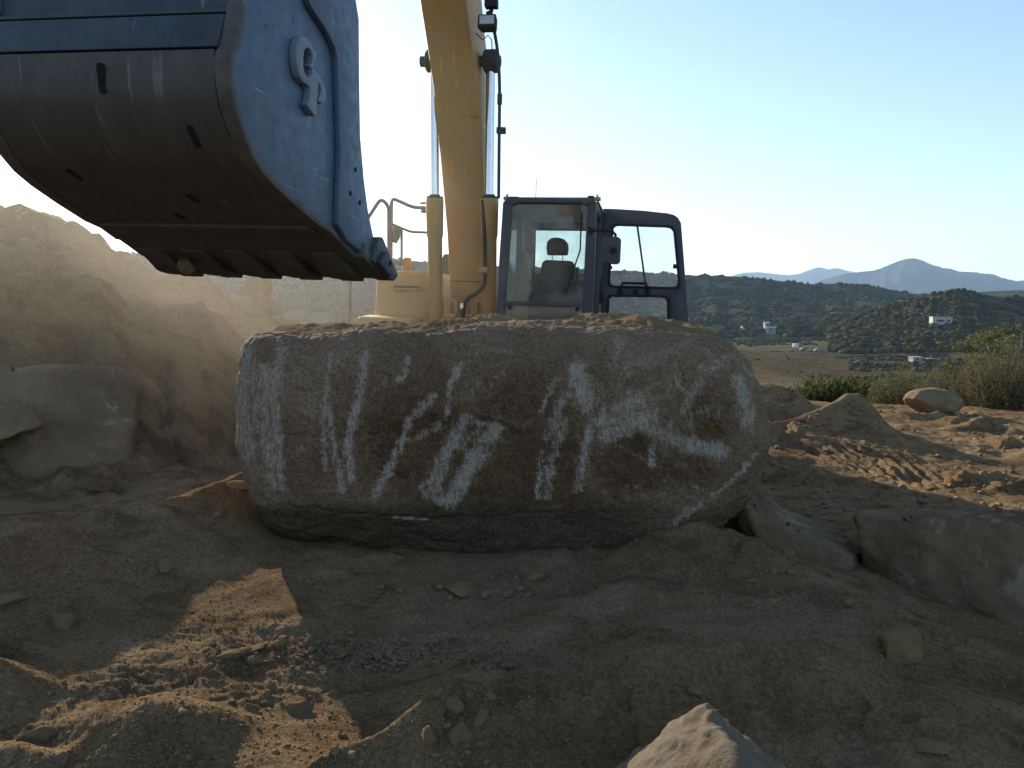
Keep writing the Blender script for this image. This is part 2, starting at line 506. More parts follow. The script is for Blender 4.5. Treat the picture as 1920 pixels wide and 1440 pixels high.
def ground_h(x, y, detail=True):
    x = np.atleast_1d(np.asarray(x, float)); y = np.atleast_1d(np.asarray(y, float))
    shp = x.shape; x = x.ravel(); y = y.ravel()
    r = np.hypot(x, y)
    z = np.zeros_like(x)
    near = r < 42
    zn = base_h(x[near], y[near]); zn = np.clip(zn, -2.5, 2.5)
    zn *= 1 - sstep(26, 40, r[near])
    z[near] = zn
    # the plateau ends and the land falls to the valley floor
    yy = y + 2.5 * noise2(x * .06, y * .02, 5) + np.clip(x, -30, 30) * -.06
    z += -14.0 * sstep(15.5, 120, yy) - .9 * sstep(15, 24, yy) * sstep(2, 6, x)
    z += sstep(60, 160, y) * fbm2(x / 60, y / 60, 4, 31) * 1.1
    nn = np.where(r < 30)[0]
    zz = z[nn]
    zz = berm_h(x[nn], y[nn], zz)
    z[nn] = zz
    if detail:
        m = np.where(r < 60)[0]; xm = x[m]; ym = y[m]; rm = r[m]
        fade = 1 - sstep(35, 60, rm)
        smoothz = sstep(.05, .5, noise2(xm * .8 + 2, ym * .8, 91) + .15)      # swept, finer dirt here and there
        a = 1 - .65 * smoothz
        d = .018 * fbm2(xm * 1.1, ym * 1.1, 3, 11) + .022 * a * fbm2(xm * 4.2, ym * 4.2, 4, 12)
        bil = np.abs(noise2(xm * 9, ym * 9, 13)); bil2 = np.abs(noise2(xm * 21, ym * 21, 14)); bil3 = np.abs(noise2(xm * 47, ym * 47, 15))
        cl = sstep(-.1, .45, noise2(xm * 1.7, ym * 1.7, 15)); far_ = 1 + .25 * sstep(6, 11, rm)
        d += a * cl * (.020 * (bil - .3) + .011 * (bil2 - .3)) + .0045 * (bil3 - .3) * (rm < 12)
        d += .020 * np.maximum(0, noise2(xm * 6.3, ym * 6.3, 19) - .35) * a
        d += sstep(6.5, 9, rm) * (.022 * fbm2(xm * 1.6, ym * 1.6, 4, 51) + .035 * np.maximum(0, fbm2(xm * 3.1, ym * 3.1, 4, 52) - .25) * sstep(0, .4, noise2(xm * .7, ym * .7, 53)))
        d += .012 * np.minimum(0, noise2(xm * 2.1, ym * 2.6, 55)) * (rm < 7)
        # the dug bank on the left: rubbly, gullied down the slope
        bank = sstep(.2, .8, -xm * .9 - .9) * sstep(5.6, 7.0, ym) * (1 - sstep(16, 20, ym))
        gx = xm + .35 * ym
        d += bank * (.10 * fbm2(gx * .9, ym * .45, 4, 71) - .09 * (1 - np.abs(noise2(gx * 1.5, ym * .5, 72))) ** 5 + .055 * np.abs(fbm2(xm * 2.6, ym * 2.6, 4, 73)) + .04 * np.maximum(0, noise2(xm * 5, ym * 5, 74) - .2))
        # crumbling scarp edges: little vertical steps
        ter = fbm2(xm * 2.3 + 9, ym * 2.3, 4, 81)
        d += .022 * sstep(.02, .07, ter) * sstep(.1, .5, noise2(xm * .6 + 4, ym * .6, 82)) * (rm < 9)
        z[m] += d * fade * far_
        # machine tracks: rows of grouser ridges
        for pts, w, lam, amp, ang in _T3:
            lo = pts.min(0) - 1; hi = pts.max(0) + 1
            s = np.where((x > lo[0]) & (x < hi[0]) & (y > lo[1]) & (y < hi[1]))[0]
            xs = x[s]; ys = y[s]; best = np.full(len(s), 1e9); al = np.zeros(len(s)); sg = np.zeros(len(s)); acc = 0
            for p, q in zip(pts[:-1], pts[1:]):
                dv = q - p; L = np.hypot(*dv); t = np.clip(((xs - p[0]) * dv[0] + (ys - p[1]) * dv[1]) / L ** 2, 0, 1)
                r2 = (xs - p[0] - t * dv[0]) ** 2 + (ys - p[1] - t * dv[1]) ** 2
                u = r2 < best; best[u] = r2[u]; al[u] = acc + t[u] * L
                sg[u] = ((dv[0] * (ys - p[1]) - dv[1] * (xs - p[0])) / L)[u]; acc += L
            dd = np.sqrt(best); wig = .05 * noise2(xs * 3, ys * 3, 41)
            edge = 1 - sstep(w * .42, w * .56, dd + wig)
            ends = sstep(0, .3, al) * (1 - sstep(acc - .3, acc, al))
            ph = (al * math.sin(R(ang)) + sg * math.cos(R(ang))) / lam * 1.0 + .45 * noise2(xs * 1.1, ys * 1.1, 43)
            rib = np.abs((ph % 1.0) * 2 - 1) ** 1.3 - .4
            vary = .45 + .9 * np.clip(noise2(xs * 2.2, ys * 2.2, 44) + .4, 0, 1)
            z[s] += edge * ends * (amp * rib * vary * 2.2 - .012) + ends * .05 * np.exp(-((dd - w * .56) / .07) ** 2)
    return z.reshape(shp)

def polydist(px, py, pts):
    best = np.full(px.shape, 1e9)
    for a, b in zip(pts[:-1], pts[1:]):
        d = (b[0] - a[0], b[1] - a[1]); L2 = d[0] ** 2 + d[1] ** 2
        t = np.clip(((px - a[0]) * d[0] + (py - a[1]) * d[1]) / L2, 0, 1)
        best = np.minimum(best, (px - a[0] - t * d[0]) ** 2 + (py - a[1] - t * d[1]) ** 2)
    return np.sqrt(best)

def build_ground():
    fr = np.radians(np.arange(-47, 47.01, 0.125)); rest = np.radians(np.arange(50, 311, 3.5))
    ang = np.r_[fr, rest]
    rr = np.r_[np.geomspace(.35, 1.75, 14, endpoint=False), np.geomspace(1.75, 6.5, 370, endpoint=False), np.geomspace(6.5, 11.5, 260, endpoint=False), np.geomspace(11.5, 17, 90, endpoint=False),
               np.geomspace(17, 130, 120, endpoint=False), np.geomspace(130, 10500, 110)]
    A, RR = np.meshgrid(ang, rr)
    x = np.sin(A) * RR; y = np.cos(A) * RR
    z = ground_h(x, y)
    nr, na = x.shape
    v = np.stack([x, y, z], -1).reshape(-1, 3)
    v = np.vstack([v, [[0, 0, ground_h([0.], [0.])[0]]]])
    i = np.arange(nr - 1)[:, None] * na; j = np.arange(na)[None, :]; j2 = (j + 1) % na
    q = np.stack([i + j, i + na + j, i + na + j2, i + j2], -1).reshape(-1, 4)[:, ::-1]
    c = len(v) - 1
    cap = np.array([(c, jj, (jj + 1) % na, (jj + 1) % na) for jj in range(na)])
    tri = np.vstack([q[:, [0, 1, 2]], q[:, [0, 2, 3]], cap[:, [0, 2, 1]]])
    me = mesh_np('ground', v, tri)
    # pale dusty sand, and bands of a browner orange tone along set lines
    near = np.where(np.hypot(v[:, 0], v[:, 1]) < 12)[0]; X = v[near, 0]; Y = v[near, 1]
    wob = .10 * fbm2(X * 2.2, Y * 2.2, 4, 95); pale = np.zeros(len(v)); orange_tone = np.zeros(len(v))
    def along(pts, w):
        q = [tuple(P(*a)[:2]) for a in pts]
        return sstep(w, w * .25, polydist(X, Y, q) + wob)
    pn = np.zeros(len(near))
    for pts, w, a in (([(1180, 1090, 4.1), (1050, 1150, 3.75), (960, 1212, 3.5), (890, 1278, 3.2)], .13, .9), ([(1300, 1160, 3.6), (1450, 1150, 3.6), (1560, 1160, 3.5)], .30, .8), ([(1150, 1240, 3.2), (1350, 1205, 3.3), (1500, 1190, 3.3)], .16, 1.0),
                      ([(800, 1120, 4.15), (1000, 1110, 4.15)], .22, .7), ([(620, 1060, 4.5), (900, 1045, 4.6), (1150, 1050, 4.5)], .16, .5), ([(1700, 1150, 4.1), (1900, 1200, 3.7)], .22, .8), ([(1480, 1075, 4.5), (1560, 1085, 4.3)], .2, .7), ([(1250, 1000, 4.75), (1330, 1000, 4.75)], .2, .5)):
        pn = np.maximum(pn, a * along(pts, w))
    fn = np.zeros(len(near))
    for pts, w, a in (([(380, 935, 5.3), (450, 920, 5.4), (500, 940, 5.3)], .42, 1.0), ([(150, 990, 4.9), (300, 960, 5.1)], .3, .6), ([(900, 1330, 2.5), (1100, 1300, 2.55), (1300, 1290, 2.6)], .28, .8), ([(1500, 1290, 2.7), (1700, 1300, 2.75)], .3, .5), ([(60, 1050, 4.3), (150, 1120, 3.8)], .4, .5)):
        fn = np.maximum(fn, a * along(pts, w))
    pale[near] = pn; orange_tone[near] = fn
    set_attr(me, 'pale', pale); set_attr(me, 'orange_tone', orange_tone)
    return me

def ground_mat():
    t = NT('ground')
    ge = t.node('ShaderNodeNewGeometry'); pos = ge.outputs['Position']
    sp = t.node('ShaderNodeSeparateXYZ'); t.link(pos, sp.inputs[0])
    big = t.noise(0.45, 6, 0.62, .3); mid = t.noise(5.5, 7, 0.68, off=3); fine = t.noise(55, 5, 0.72); grit = t.noise(240, 3, 0.7)
    col = t.ramp(big, [(0.30, (0.205, 0.132, 0.070)), (0.5, (0.295, 0.200, 0.110)), (0.7, (0.38, 0.272, 0.163))])
    col = t.mix(t.ramp(mid, [(0.38, 0.0), (0.68, 0.5)]), col, (0.18, 0.118, 0.064))
    ora = t.noise(1.1, 4, .6, off=11)
    col = t.mix(t.ramp(ora, [(0.5, 0.0), (0.72, 0.22)]), col, (0.30, 0.185, 0.085))
    dmp = t.noise(2.1, 6, .68, .8, (1, 1.6, 1), off=31)
    col = t.mix(t.ramp(dmp, [(0.48, 0.0), (0.62, 0.75)]), col, (0.145, 0.093, 0.05))
    dst = t.noise(1.6, 5, .6, .6, (1, 1.8, 1), off=41)
    col = t.mix(t.ramp(dst, [(0.54, 0.0), (0.70, 0.55)]), col, (0.38, 0.27, 0.158))
    gry = t.noise(.8, 5, .6, off=23)
    col = t.mix(t.ramp(gry, [(0.55, 0.0), (0.72, 0.45)]), col, (0.30, 0.228, 0.148))
    brk = t.ramp(t.noise(9, 5, .7, off=47), [(0.3, 0.5), (0.6, 1.0)])
    col = t.mix(t.math('MULTIPLY', t.attr('orange_tone'), brk), col, t.ramp(mid, [(0.35, (0.18, 0.108, 0.052)), (0.65, (0.27, 0.17, 0.085))]))
    col = t.mix(t.math('MULTIPLY', t.math('MULTIPLY', t.attr('pale'), brk), .5), col, t.ramp(mid, [(0.35, (0.33, 0.24, 0.145)), (0.65, (0.42, 0.315, 0.20))]))
    col = t.mix(0.8, col, t.ramp(fine, [(0.32, 0.35), (0.62, 1.1)]), 'MULTIPLY')
    col = t.mix(0.7, col, t.ramp(grit, [(0.32, 0.4), (0.6, 1.15)]), 'MULTIPLY')
    # valley: dry grass, bare field, green strips
    v1 = t.noise(0.035, 6, 0.6, .5, (1, 2.2, 1)); v2 = t.noise(0.16, 6, 0.7, off=5); v3 = t.noise(0.011, 3, .5, off=3)
    vc = t.ramp(v1, [(0.32, (0.055, 0.057, 0.028)), (0.46, (0.10, 0.085, 0.052)), (0.56, (0.16, 0.125, 0.078)), (0.7, (0.085, 0.085, 0.038))])
    vc = t.mix(t.ramp(v2, [(0.4, 0.0), (0.7, 0.6)]), vc, (0.09, 0.085, 0.045))
    yb = t.node('ShaderNodeMapRange'); yb.interpolation_type = 'SMOOTHSTEP'
    yy = t.math('ADD', sp.outputs['Y'], t.math('MULTIPLY', v2, 8.0)); t.link(yy, yb.inputs[0])
    yb.inputs[1].default_value = 19; yb.inputs[2].default_value = 30
    # the bare arena and the green strip behind it lie at set distances across the valley
    ym = t.math('ADD', sp.outputs['Y'], t.math('MULTIPLY', t.math('SUBTRACT', v3, .5), 120.0))
    band = t.ramp(t.math('DIVIDE', ym, 800.0), [(0.0, 0.0), (0.24, 0.0), (0.27, 0.9), (0.46, 0.9), (0.50, 0.0), (1.0, 0.0)])
    vc = t.mix(band, vc, t.ramp(v2, [(0.38, (0.045, 0.038, 0.019)), (0.5, (0.075, 0.056, 0.030)), (0.64, (0.115, 0.083, 0.045))]))
    grn = t.ramp(t.math('DIVIDE', ym, 1200.0), [(0.0, 0.0), (0.345, 0.0), (0.375, 0.8), (0.44, 0.7), (0.5, 0.0), (1.0, 0.0)])
    vc = t.mix(grn, vc, t.ramp(v2, [(0.35, (0.07, 0.078, 0.022)), (0.65, (0.13, 0.13, 0.042))]))
    col = t.mix(yb.outputs[0], col, vc)
    n = t.bump(mid, .6, 0.03); n = t.bump(fine, 1.0, 0.012, n); n = t.bump(grit, .9, 0.005, n)
    return t.done(col, 0.95, n, spec=0.0)

M['dirt'] = ground_mat()
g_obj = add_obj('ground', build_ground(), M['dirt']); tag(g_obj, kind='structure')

def G(px, py, dmin=1.8, dmax=60):
    """where the sight line through a pixel meets the ground"""
    r = ray(px, py); ds = np.geomspace(dmin, dmax, 500)
    pts = np.array([0, 0, EYE]) + r[None, :] * (ds / r[1])[:, None]
    h = ground_h(pts[:, 0], pts[:, 1])
    k = np.where(pts[:, 2] <= h)[0]
    return pts[k[0]] if len(k) else pts[-1]

def gz(x, y):
    return float(ground_h([x], [y])[0])

# ------------------------------------------------------------------ rocks
def ico(sub):
    bm = bmesh.new(); bmesh.ops.create_icosphere(bm, subdivisions=sub, radius=1)
    v = np.array([p.co[:] for p in bm.verts]); f = np.array([[q.index for q in fc.verts] for fc in bm.faces]); bm.free()
    return v, f
ICO = {k: ico(k) for k in (1, 2, 3, 4, 5)}

def rock_shape(seed, size, sub=4, planes=8, cut=.72, rough=.10, freq=1.4, power=1.0):
    rng = np.random.default_rng(seed)
    v, f = ICO[sub]; v = v.copy()
    if power != 1.0:
        v = np.sign(v) * np.abs(v) ** power; 
    for i in range(planes):
        n = rng.normal(size=3); n /= np.linalg.norm(n)
        d = cut * rng.uniform(.85, 1.2)
        ex = v @ n - d; k = ex > 0
        v[k] -= n * ex[k][:, None] * .92
    nn = v / np.linalg.norm(v, axis=1)[:, None]
    v += nn * (rough * fbm3(v * freq + seed * 3.7, 5, seed))[:, None]
    return v * np.asarray(size), f

def put_rock(name, label, cat, p, size, seed, mat, rot=(0, 0, 0), group=None, sub=4, sink=.25, **kw):
    v, f = rock_shape(seed, size, sub, **kw)
    m = np.array(Matrix.Rotation(rot[2], 3, 'Z') @ Matrix.Rotation(rot[1], 3, 'Y') @ Matrix.Rotation(rot[0], 3, 'X'))
    v = v @ m.T
    z0 = v[:, 2].min(); z1 = v[:, 2].max()
    o = add_obj(name, mesh_np(name, v, f), mat)
    o.location = (p[0], p[1], p[2] - z0 - sink * (z1 - z0))
    tag(o, label, cat, group)
    return o

# ---- the great scraped boulder
OUT = [(447, 690), (452, 655), (470, 634), (500, 626), (560, 628), (620, 622), (700, 614), (760, 609), (830, 606), (900, 607), (1000, 609), (1100, 610), (1200, 610), (1280, 613),
       (1345, 619), (1385, 640), (1410, 672), (1425, 715), (1432, 770), (1435, 820), (1428, 860), (1408, 910), (1370, 952), (1320, 988), (1260, 1012), (1200, 1027), (1100, 1037),
       (1000, 1040), (900, 1037), (800, 1028), (700, 1014), (600, 1005), (540, 997), (505, 972), (485, 930), (468, 880), (455, 820), (446, 750)]
STROKES = [  # scraped white marks: points, half width, strength
    ([(462, 660), (460, 760), (470, 850)], 26, .75), ([(500, 690), (510, 800), (518, 900)], 16, .8), ([(530, 660), (520, 760), (535, 905)], 15, .8), ([(480, 680), (500, 820)], 20, .6),
    ([(512, 912), (542, 915)], 8, .8), ([(560, 650), (590, 760), (575, 860)], 40, .22),
    ([(622, 670), (608, 770), (612, 880)], 8, .85), ([(618, 760), (630, 850), (645, 922)], 9, .9), ([(688, 665), (672, 760), (652, 830), (660, 895)], 13, .9), ([(610, 665), (640, 690)], 18, .3),
    ([(765, 672), (760, 705), (748, 714)], 8, 1.0), ([(740, 700), (700, 740)], 40, .28),
    ([(815, 742), (770, 785), (750, 840), (725, 890), (705, 932)], 12, .95), ([(862, 680), (845, 720), (836, 780)], 9, .9), ([(825, 795), (775, 825)], 10, .75),
    ([(870, 790), (835, 850), (815, 915)], 22, .85), ([(835, 870), (790, 915)], 8, .8), ([(930, 805), (885, 870), (850, 935)], 24, 1.0), ([(890, 790), (945, 803)], 7, .9), ([(800, 925), (850, 945)], 14, .8),
    ([(905, 790), (870, 840)], 7, .6), ([(860, 740), (940, 700)], 30, .3), ([(900, 660), (960, 655)], 16, .35),
    ([(735, 968), (770, 974), (796, 972)], 4, .9),
    ([(1045, 710), (1015, 770)], 8, .85), ([(1080, 690), (1100, 760)], 26, 1.0), ([(1060, 740), (1030, 815)], 16, .75), ([(1058, 790), (1035, 870), (1025, 930)], 11, .85), ([(1018, 840), (1008, 930)], 9, .85), ([(1105, 800), (1092, 870), (1082, 920)], 12, .9),
    ([(1160, 640), (1150, 685)], 16, .5), ([(1105, 760), (1180, 690), (1250, 655), (1290, 640)], 20, .42), ([(1290, 640), (1330, 655), (1345, 690)], 5, .5),
    ([(1130, 785), (1200, 750)], 30, .9), ([(1140, 815), (1210, 790)], 26, .95), ([(1205, 740), (1205, 800)], 12, .9), ([(1150, 830), (1215, 865)], 7, .45), ([(1210, 800), (1290, 835), (1355, 845)], 22, .9), ([(1235, 820), (1222, 872)], 9, .9), ([(1300, 830), (1340, 850)], 18, .85),
    ([(1268, 680), (1275, 725), (1295, 738)], 6, .8), ([(1260, 700), (1255, 745)], 7, .6), ([(1380, 660), (1320, 700), (1290, 760), (1250, 810)], 13, .6), ([(1318, 680), (1300, 725)], 6, .6), ([(1232, 745), (1235, 800)], 10, .7), ([(1300, 780), (1340, 770)], 20, .45),
    ([(1385, 715), (1400, 770), (1400, 790)], 24, .9), ([(1400, 680), (1412, 705)], 5, .7), ([(1300, 790), (1270, 810)], 16, .5),
    ([(1415, 850), (1380, 895), (1330, 935), (1290, 968), (1248, 1000)], 6, .85), ([(1300, 950), (1250, 995)], 10, .8), ([(1298, 910), (1320, 920)], 8, .4), ([(1165, 915), (1210, 908)], 7, .35), ([(1408, 920), (1400, 940)], 3, .6),
]
def catmull(pts, n, closed=True):
    p = np.asarray(pts, float); m = len(p); out = []
    seg = np.linalg.norm(np.roll(p, -1, 0) - p, axis=1); cum = np.r_[0, np.cumsum(seg)]
    for s in np.linspace(0, cum[-1], n, endpoint=False):
        i = min(np.searchsorted(cum, s, 'right') - 1, m - 1); t = (s - cum[i]) / seg[i]
        a, b, c, d = p[(i - 1) % m], p[i % m], p[(i + 1) % m], p[(i + 2) % m]
        out.append(.5 * ((2 * b) + (c - a) * t + (2 * a - 5 * b + 4 * c - d) * t * t + (3 * b - a - 3 * c + d) * t ** 3))
    return np.array(out)

def build_boulder():
    Y0 = 5.35
    no = 900
    o2 = catmull(OUT, no)
    ring = np.array([P(a, b, Y0) for a, b in o2])
    c = P(935, 812, Y0)
    nf, nb = 170, 46
    rows = [(math.sin(a), -math.cos(a), 1) for a in np.linspace(0.012, math.pi / 2, nf)] + [(math.sin(a), math.cos(a), -1) for a in np.linspace(math.pi / 2 - .03, .02, nb)]
    V = []
    for s, cc, fr in rows:
        q = (ring - c) * np.array([.968, 1, .995])
        e = abs(cc) ** (.50 if fr > 0 else .8)
        sc = s ** (.62 if fr > 0 else .8)
        dep = (-.62 if fr > 0 else 1.15) * e
        p = c + q * sc
        # the face leans: the upper half stands back a little, the lower part tucks under
        zf = p[:, 2] - c[2]
        lean = .10 * zf + .0
        p = p.copy(); p[:, 1] += dep + (lean if fr > 0 else 0) * (1 - s * .3)
        V.append(p)
    V = np.array(V); nr = len(V)
    v = V.reshape(-1, 3)
    cf = v[:no].mean(0); cb = v[-no:].mean(0)
    v = np.vstack([v, cf, cb])
    i = np.arange(nr - 1)[:, None] * no; j = np.arange(no)[None, :]; j2 = (j + 1) % no
    q = np.stack([i + j, i + j2, i + no + j2, i + no + j], -1).reshape(-1, 4)
    tri = np.vstack([q[:, [0, 1, 2]], q[:, [0, 2, 3]], [(nr * no, (k + 1) % no, k) for k in range(no)], [(nr * no + 1, (nr - 1) * no + k, (nr - 1) * no + (k + 1) % no) for k in range(no)]])
    me = mesh_np('boulder', v, tri)
    nrm = np.zeros(len(v) * 3, np.float32); me.vertices.foreach_get('normal', nrm); nrm = nrm.reshape(-1, 3)
    vc = v - c
    px = to_px(v)
    X, Yp = px[:, 0], px[:, 1]
    front = vc[:, 1] < .05
    crk = (1 - np.abs(noise3(vc * np.array([1.1, 1.1, 1.7]) + 3.3, 21))) ** 14
    d = -.018 * crk + .030 * fbm3(vc * 1.3, 4, 3) + .020 * np.round(fbm3(vc * .9 + 7, 3, 22) * 3) / 3 + .012 * fbm3(vc * 6, 4, 5) + .006 * np.abs(noise3(vc * 22, 9)) + .004 * noise3(vc * 48, 10)
    # a hollow spalled out of the face and a few shallow ledges
    d -= .045 * np.exp(-(((X - 1195) / 62) ** 2 + ((Yp - 835) / 28) ** 2)) * front
    d -= .03 * sstep(8, 0, polydist(X, Yp, [(905, 786), (955, 800), (960, 812)])) * front
    d -= .02 * sstep(940, 985, Yp) * front * sstep(.1, -.2, vc[:, 1] + .2)
    for crack in ([(545, 945), (640, 962), (760, 968), (900, 972), (1050, 960)], [(1405, 860), (1370, 905), (1320, 948)], [(690, 610), (660, 640)]):
        d -= .012 * sstep(5, 0, polydist(X + 5 * noise2(X / 20, Yp / 20, 3), Yp + 6 * noise2(X / 25, Yp / 25, 4), crack)) * front
    # scrape marks
    wob = 5 * noise2(X / 14, Yp / 14, 61) + 3 * noise2(X / 5, Yp / 5, 62)
    s = np.zeros(len(v))
    for pts, w, st in STROKES:
        dd = polydist(X + wob, Yp + .6 * wob, pts)
        s = np.maximum(s, st * sstep(w * 1.25, w * .15, dd))
    s[~front] *= sstep(.35, .05, vc[~front, 1])
    d -= .006 * s
    v += nrm * d[:, None]
    me.vertices.foreach_set('co', v.astype(np.float32).ravel()); me.update()
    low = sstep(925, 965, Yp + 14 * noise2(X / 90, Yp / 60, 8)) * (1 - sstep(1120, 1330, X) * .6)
    rust = np.zeros(len(v))
    for cx, cyy, rx, ry, a in ((800, 830, 170, 120, .75), (1000, 880, 120, 110, .9), (960, 760, 110, 80, .6), (1180, 880, 90, 60, .8), (1290, 880, 90, 60, .6), (1320, 790, 60, 60, .6), (1000, 940, 190, 32, 1.0), (640, 820, 70, 80, .4), (900, 940, 120, 40, .8), (1190, 835, 55, 26, .9), (740, 800, 90, 90, .5)):
        rust = np.maximum(rust, a * np.exp(-((X - cx) / rx) ** 2 - ((Yp - cyy) / ry) ** 2))
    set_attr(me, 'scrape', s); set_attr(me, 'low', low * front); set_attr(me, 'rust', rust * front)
    return me, c

def boulder_mat():
    t = NT('boulder')
    big = t.noise(1.6, 6, .65, .4); mid = t.noise(9, 6, .68); fine = t.noise(95, 4, .75); speck = t.noise(170, 2, .5, off=4)
    col = t.ramp(big, [(0.3, (0.16, 0.104, 0.062)), (0.5, (0.235, 0.162, 0.102)), (0.72, (0.31, 0.228, 0.155))])
    col = t.mix(t.ramp(mid, [(0.42, 0.0), (0.72, 0.5)]), col, (0.15, 0.105, 0.07))
    rf = t.math('MULTIPLY', t.attr('rust'), t.ramp(t.noise(16, 6, .75, off=6), [(0.28, 0.3), (0.54, 1.5)]))
    col = t.mix(t.ramp(rf, [(0.05, 0.0), (0.8, .92)]), col, t.ramp(mid, [(0.35, (0.075, 0.042, 0.022)), (0.65, (0.14, 0.083, 0.043))]))
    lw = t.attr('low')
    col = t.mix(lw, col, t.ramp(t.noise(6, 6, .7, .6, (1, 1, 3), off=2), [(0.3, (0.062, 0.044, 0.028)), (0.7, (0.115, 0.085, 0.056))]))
    col = t.mix(.75, col, t.ramp(fine, [(0.36, 0.2), (0.54, 1.1)]), 'MULTIPLY')
    pit = t.noise(38, 5, .8, off=17)
    col = t.mix(.45, col, t.ramp(pit, [(0.36, 0.35), (0.52, 1.1)]), 'MULTIPLY')
    br = t.noise(46, 6, .8, .5, (1, 1, .45), off=1)
    br2 = t.noise(11, 5, .7, 1.0, (1, 1, .35), off=8)
    sc = t.math('ADD', t.attr('scrape'), t.math('ADD', t.math('MULTIPLY', t.math('SUBTRACT', br, .52), 2.6), t.math('MULTIPLY', t.math('SUBTRACT', br2, .5), 1.2)))
    stk = t.noise(75, 4, .7, .3, (1, 1, .16), off=29)
    sc = t.math('ADD', sc, t.math('MULTIPLY', t.math('SUBTRACT', stk, .5), 1.6))
    sm = t.ramp(sc, [(0.22, 0.0), (0.60, 0.26), (1.0, 0.68)])
    pale = t.ramp(fine, [(0.34, (0.25, 0.205, 0.16)), (0.5, (0.44, 0.39, 0.33)), (0.7, (0.54, 0.49, 0.43))])
    sm = t.math('MULTIPLY', sm, t.ramp(t.attr('scrape'), [(0.04, 0.0), (0.25, 1.0)]))
    col = t.mix(sm, col, pale)
    n = t.bump(mid, .45, 0.03); n = t.bump(fine, .6, 0.006, n); n = t.bump(sc, .25, 0.006, n)
    return t.done(col, 0.9, n, spec=0.04)

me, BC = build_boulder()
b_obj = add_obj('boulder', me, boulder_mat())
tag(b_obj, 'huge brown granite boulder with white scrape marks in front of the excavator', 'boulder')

from mathutils.bvhtree import BVHTree
_bvh = BVHTree.FromPolygons([tuple(v.co) for v in me.vertices], [tuple(q.vertices) for q in me.polygons])
def soil_heap(label, px0, px1, yc, width, height, seed):
    """loose soil draped over the boulder's top between two pixel columns"""
    nu, nv = 150, 60
    xa = (px0 - 960) / FPX * 5.4; xb = (px1 - 960) / FPX * 5.4
    V = np.zeros((nu, nv, 3))
    for i in range(nu):
        u = i / (nu - 1)
        for j in range(nv):
            w = -1 + 2 * j / (nv - 1)
            x = xa + (xb - xa) * u; y = yc + w * width
            hit = _bvh.ray_cast(Vector((x, y, 4)), Vector((0, 0, -1)))[0]
            V[i, j] = (x, y, hit.z if hit else 1.2)
    U, W = np.meshgrid(np.linspace(0, 1, nu), np.linspace(-1, 1, nv), indexing='ij')
    prof = np.clip(1 - W ** 2, 0, 1) * np.clip(1 - (2 * U - 1) ** 2, 0, 1) ** .55
    x, y = V[..., 0], V[..., 1]
    nz = fbm2(x.ravel() * 2.6 + seed, y.ravel() * 2.6, 5, seed).reshape(x.shape)
    cr = (fbm2(x.ravel() * 4, y.ravel() * 4, 5, seed + 2) * .014 + fbm2(x.ravel() * 55, y.ravel() * 55, 2, seed + 5) * .003).reshape(x.shape)
    V[..., 2] += prof * height * (1 + .7 * nz) + (cr - .012) * (prof > .02) - .02 * (prof < .06)
    v = V.reshape(-1, 3)
    i = np.arange(nu - 1)[:, None] * nv; j = np.arange(nv - 1)[None, :]
    q = np.stack([i + j, i + nv + j, i + nv + j + 1, i + j + 1], -1).reshape(-1, 4)
    o = add_obj('soil_heap', mesh_np('soil_heap', v, q), M['soil']); tag(o, label, 'soil heap', 'soil heaps on the boulder')
    return o
soil_heap('low heap of loose soil on the left half of the great boulder', 490, 900, 5.62, .58, .060, 4)
soil_heap('small hump of soil on the great boulder below the boom', 850, 1010, 5.9, .42, .085, 9)
soil_heap('sandy hump of soil on the great boulder below the cab', 1010, 1370, 5.75, .56, .085, 14)
# ------------------------------------------------------------------ other rocks
def slab_from(name, label, cat, ring_lo, ring_hi, mat, seed, rough=.02, parent=None, group=None, cuts=22, freq=3.0, pw=.05, bury=.25):
    """a rough block between two rings of corner points (same count), subdivided and weathered"""
    bm = bmesh.new()
    for q in list(ring_lo) + list(ring_hi) + [np.array(q) + np.array([0, .05, -bury]) for q in ring_lo]: bm.verts.new(tuple(q))
    r = bmesh.ops.convex_hull(bm, input=bm.verts)
    bmesh.ops.delete(bm, geom=[g for g in r['geom_interior'] if isinstance(g, bmesh.types.BMVert)], context='VERTS')
    bmesh.ops.triangulate(bm, faces=bm.faces)
    bmesh.ops.recalc_face_normals(bm, faces=bm.faces)
    for it in range(9):
        ed = [e for e in bm.edges if e.calc_length() > cuts * .001 * 2.0]
        if not ed or len(bm.verts) > 24000: break
        bmesh.ops.subdivide_edges(bm, edges=ed, cuts=1)
        bmesh.ops.triangulate(bm, faces=bm.faces)
    for it in range(int(max(2, (pw / (cuts * .001)) ** 2 * 3))):
        bmesh.ops.smooth_vert(bm, verts=bm.verts, factor=.5, use_axis_x=True, use_axis_y=True, use_axis_z=True)
    bm.normal_update()
    v = np.array([q.co[:] for q in bm.verts]); nn = np.array([q.normal[:] for q in bm.verts])
    v += nn * (rough * fbm3(v * freq, 5, seed, .55) - rough * .55 * (1 - np.abs(noise3(v * freq * 1.7, seed + 2))) ** 4 + rough * .3 * np.abs(noise3(v * freq * 7, seed + 3)) + rough * .2 * noise3(v * freq * 18, seed + 4))[:, None]
    f = np.array([[q.index for q in fc.verts] for fc in bm.faces]); bm.free()
    o = add_obj(name, mesh_np(name, v, f), mat, parent)
    if label: tag(o, label, cat, group)
    return o

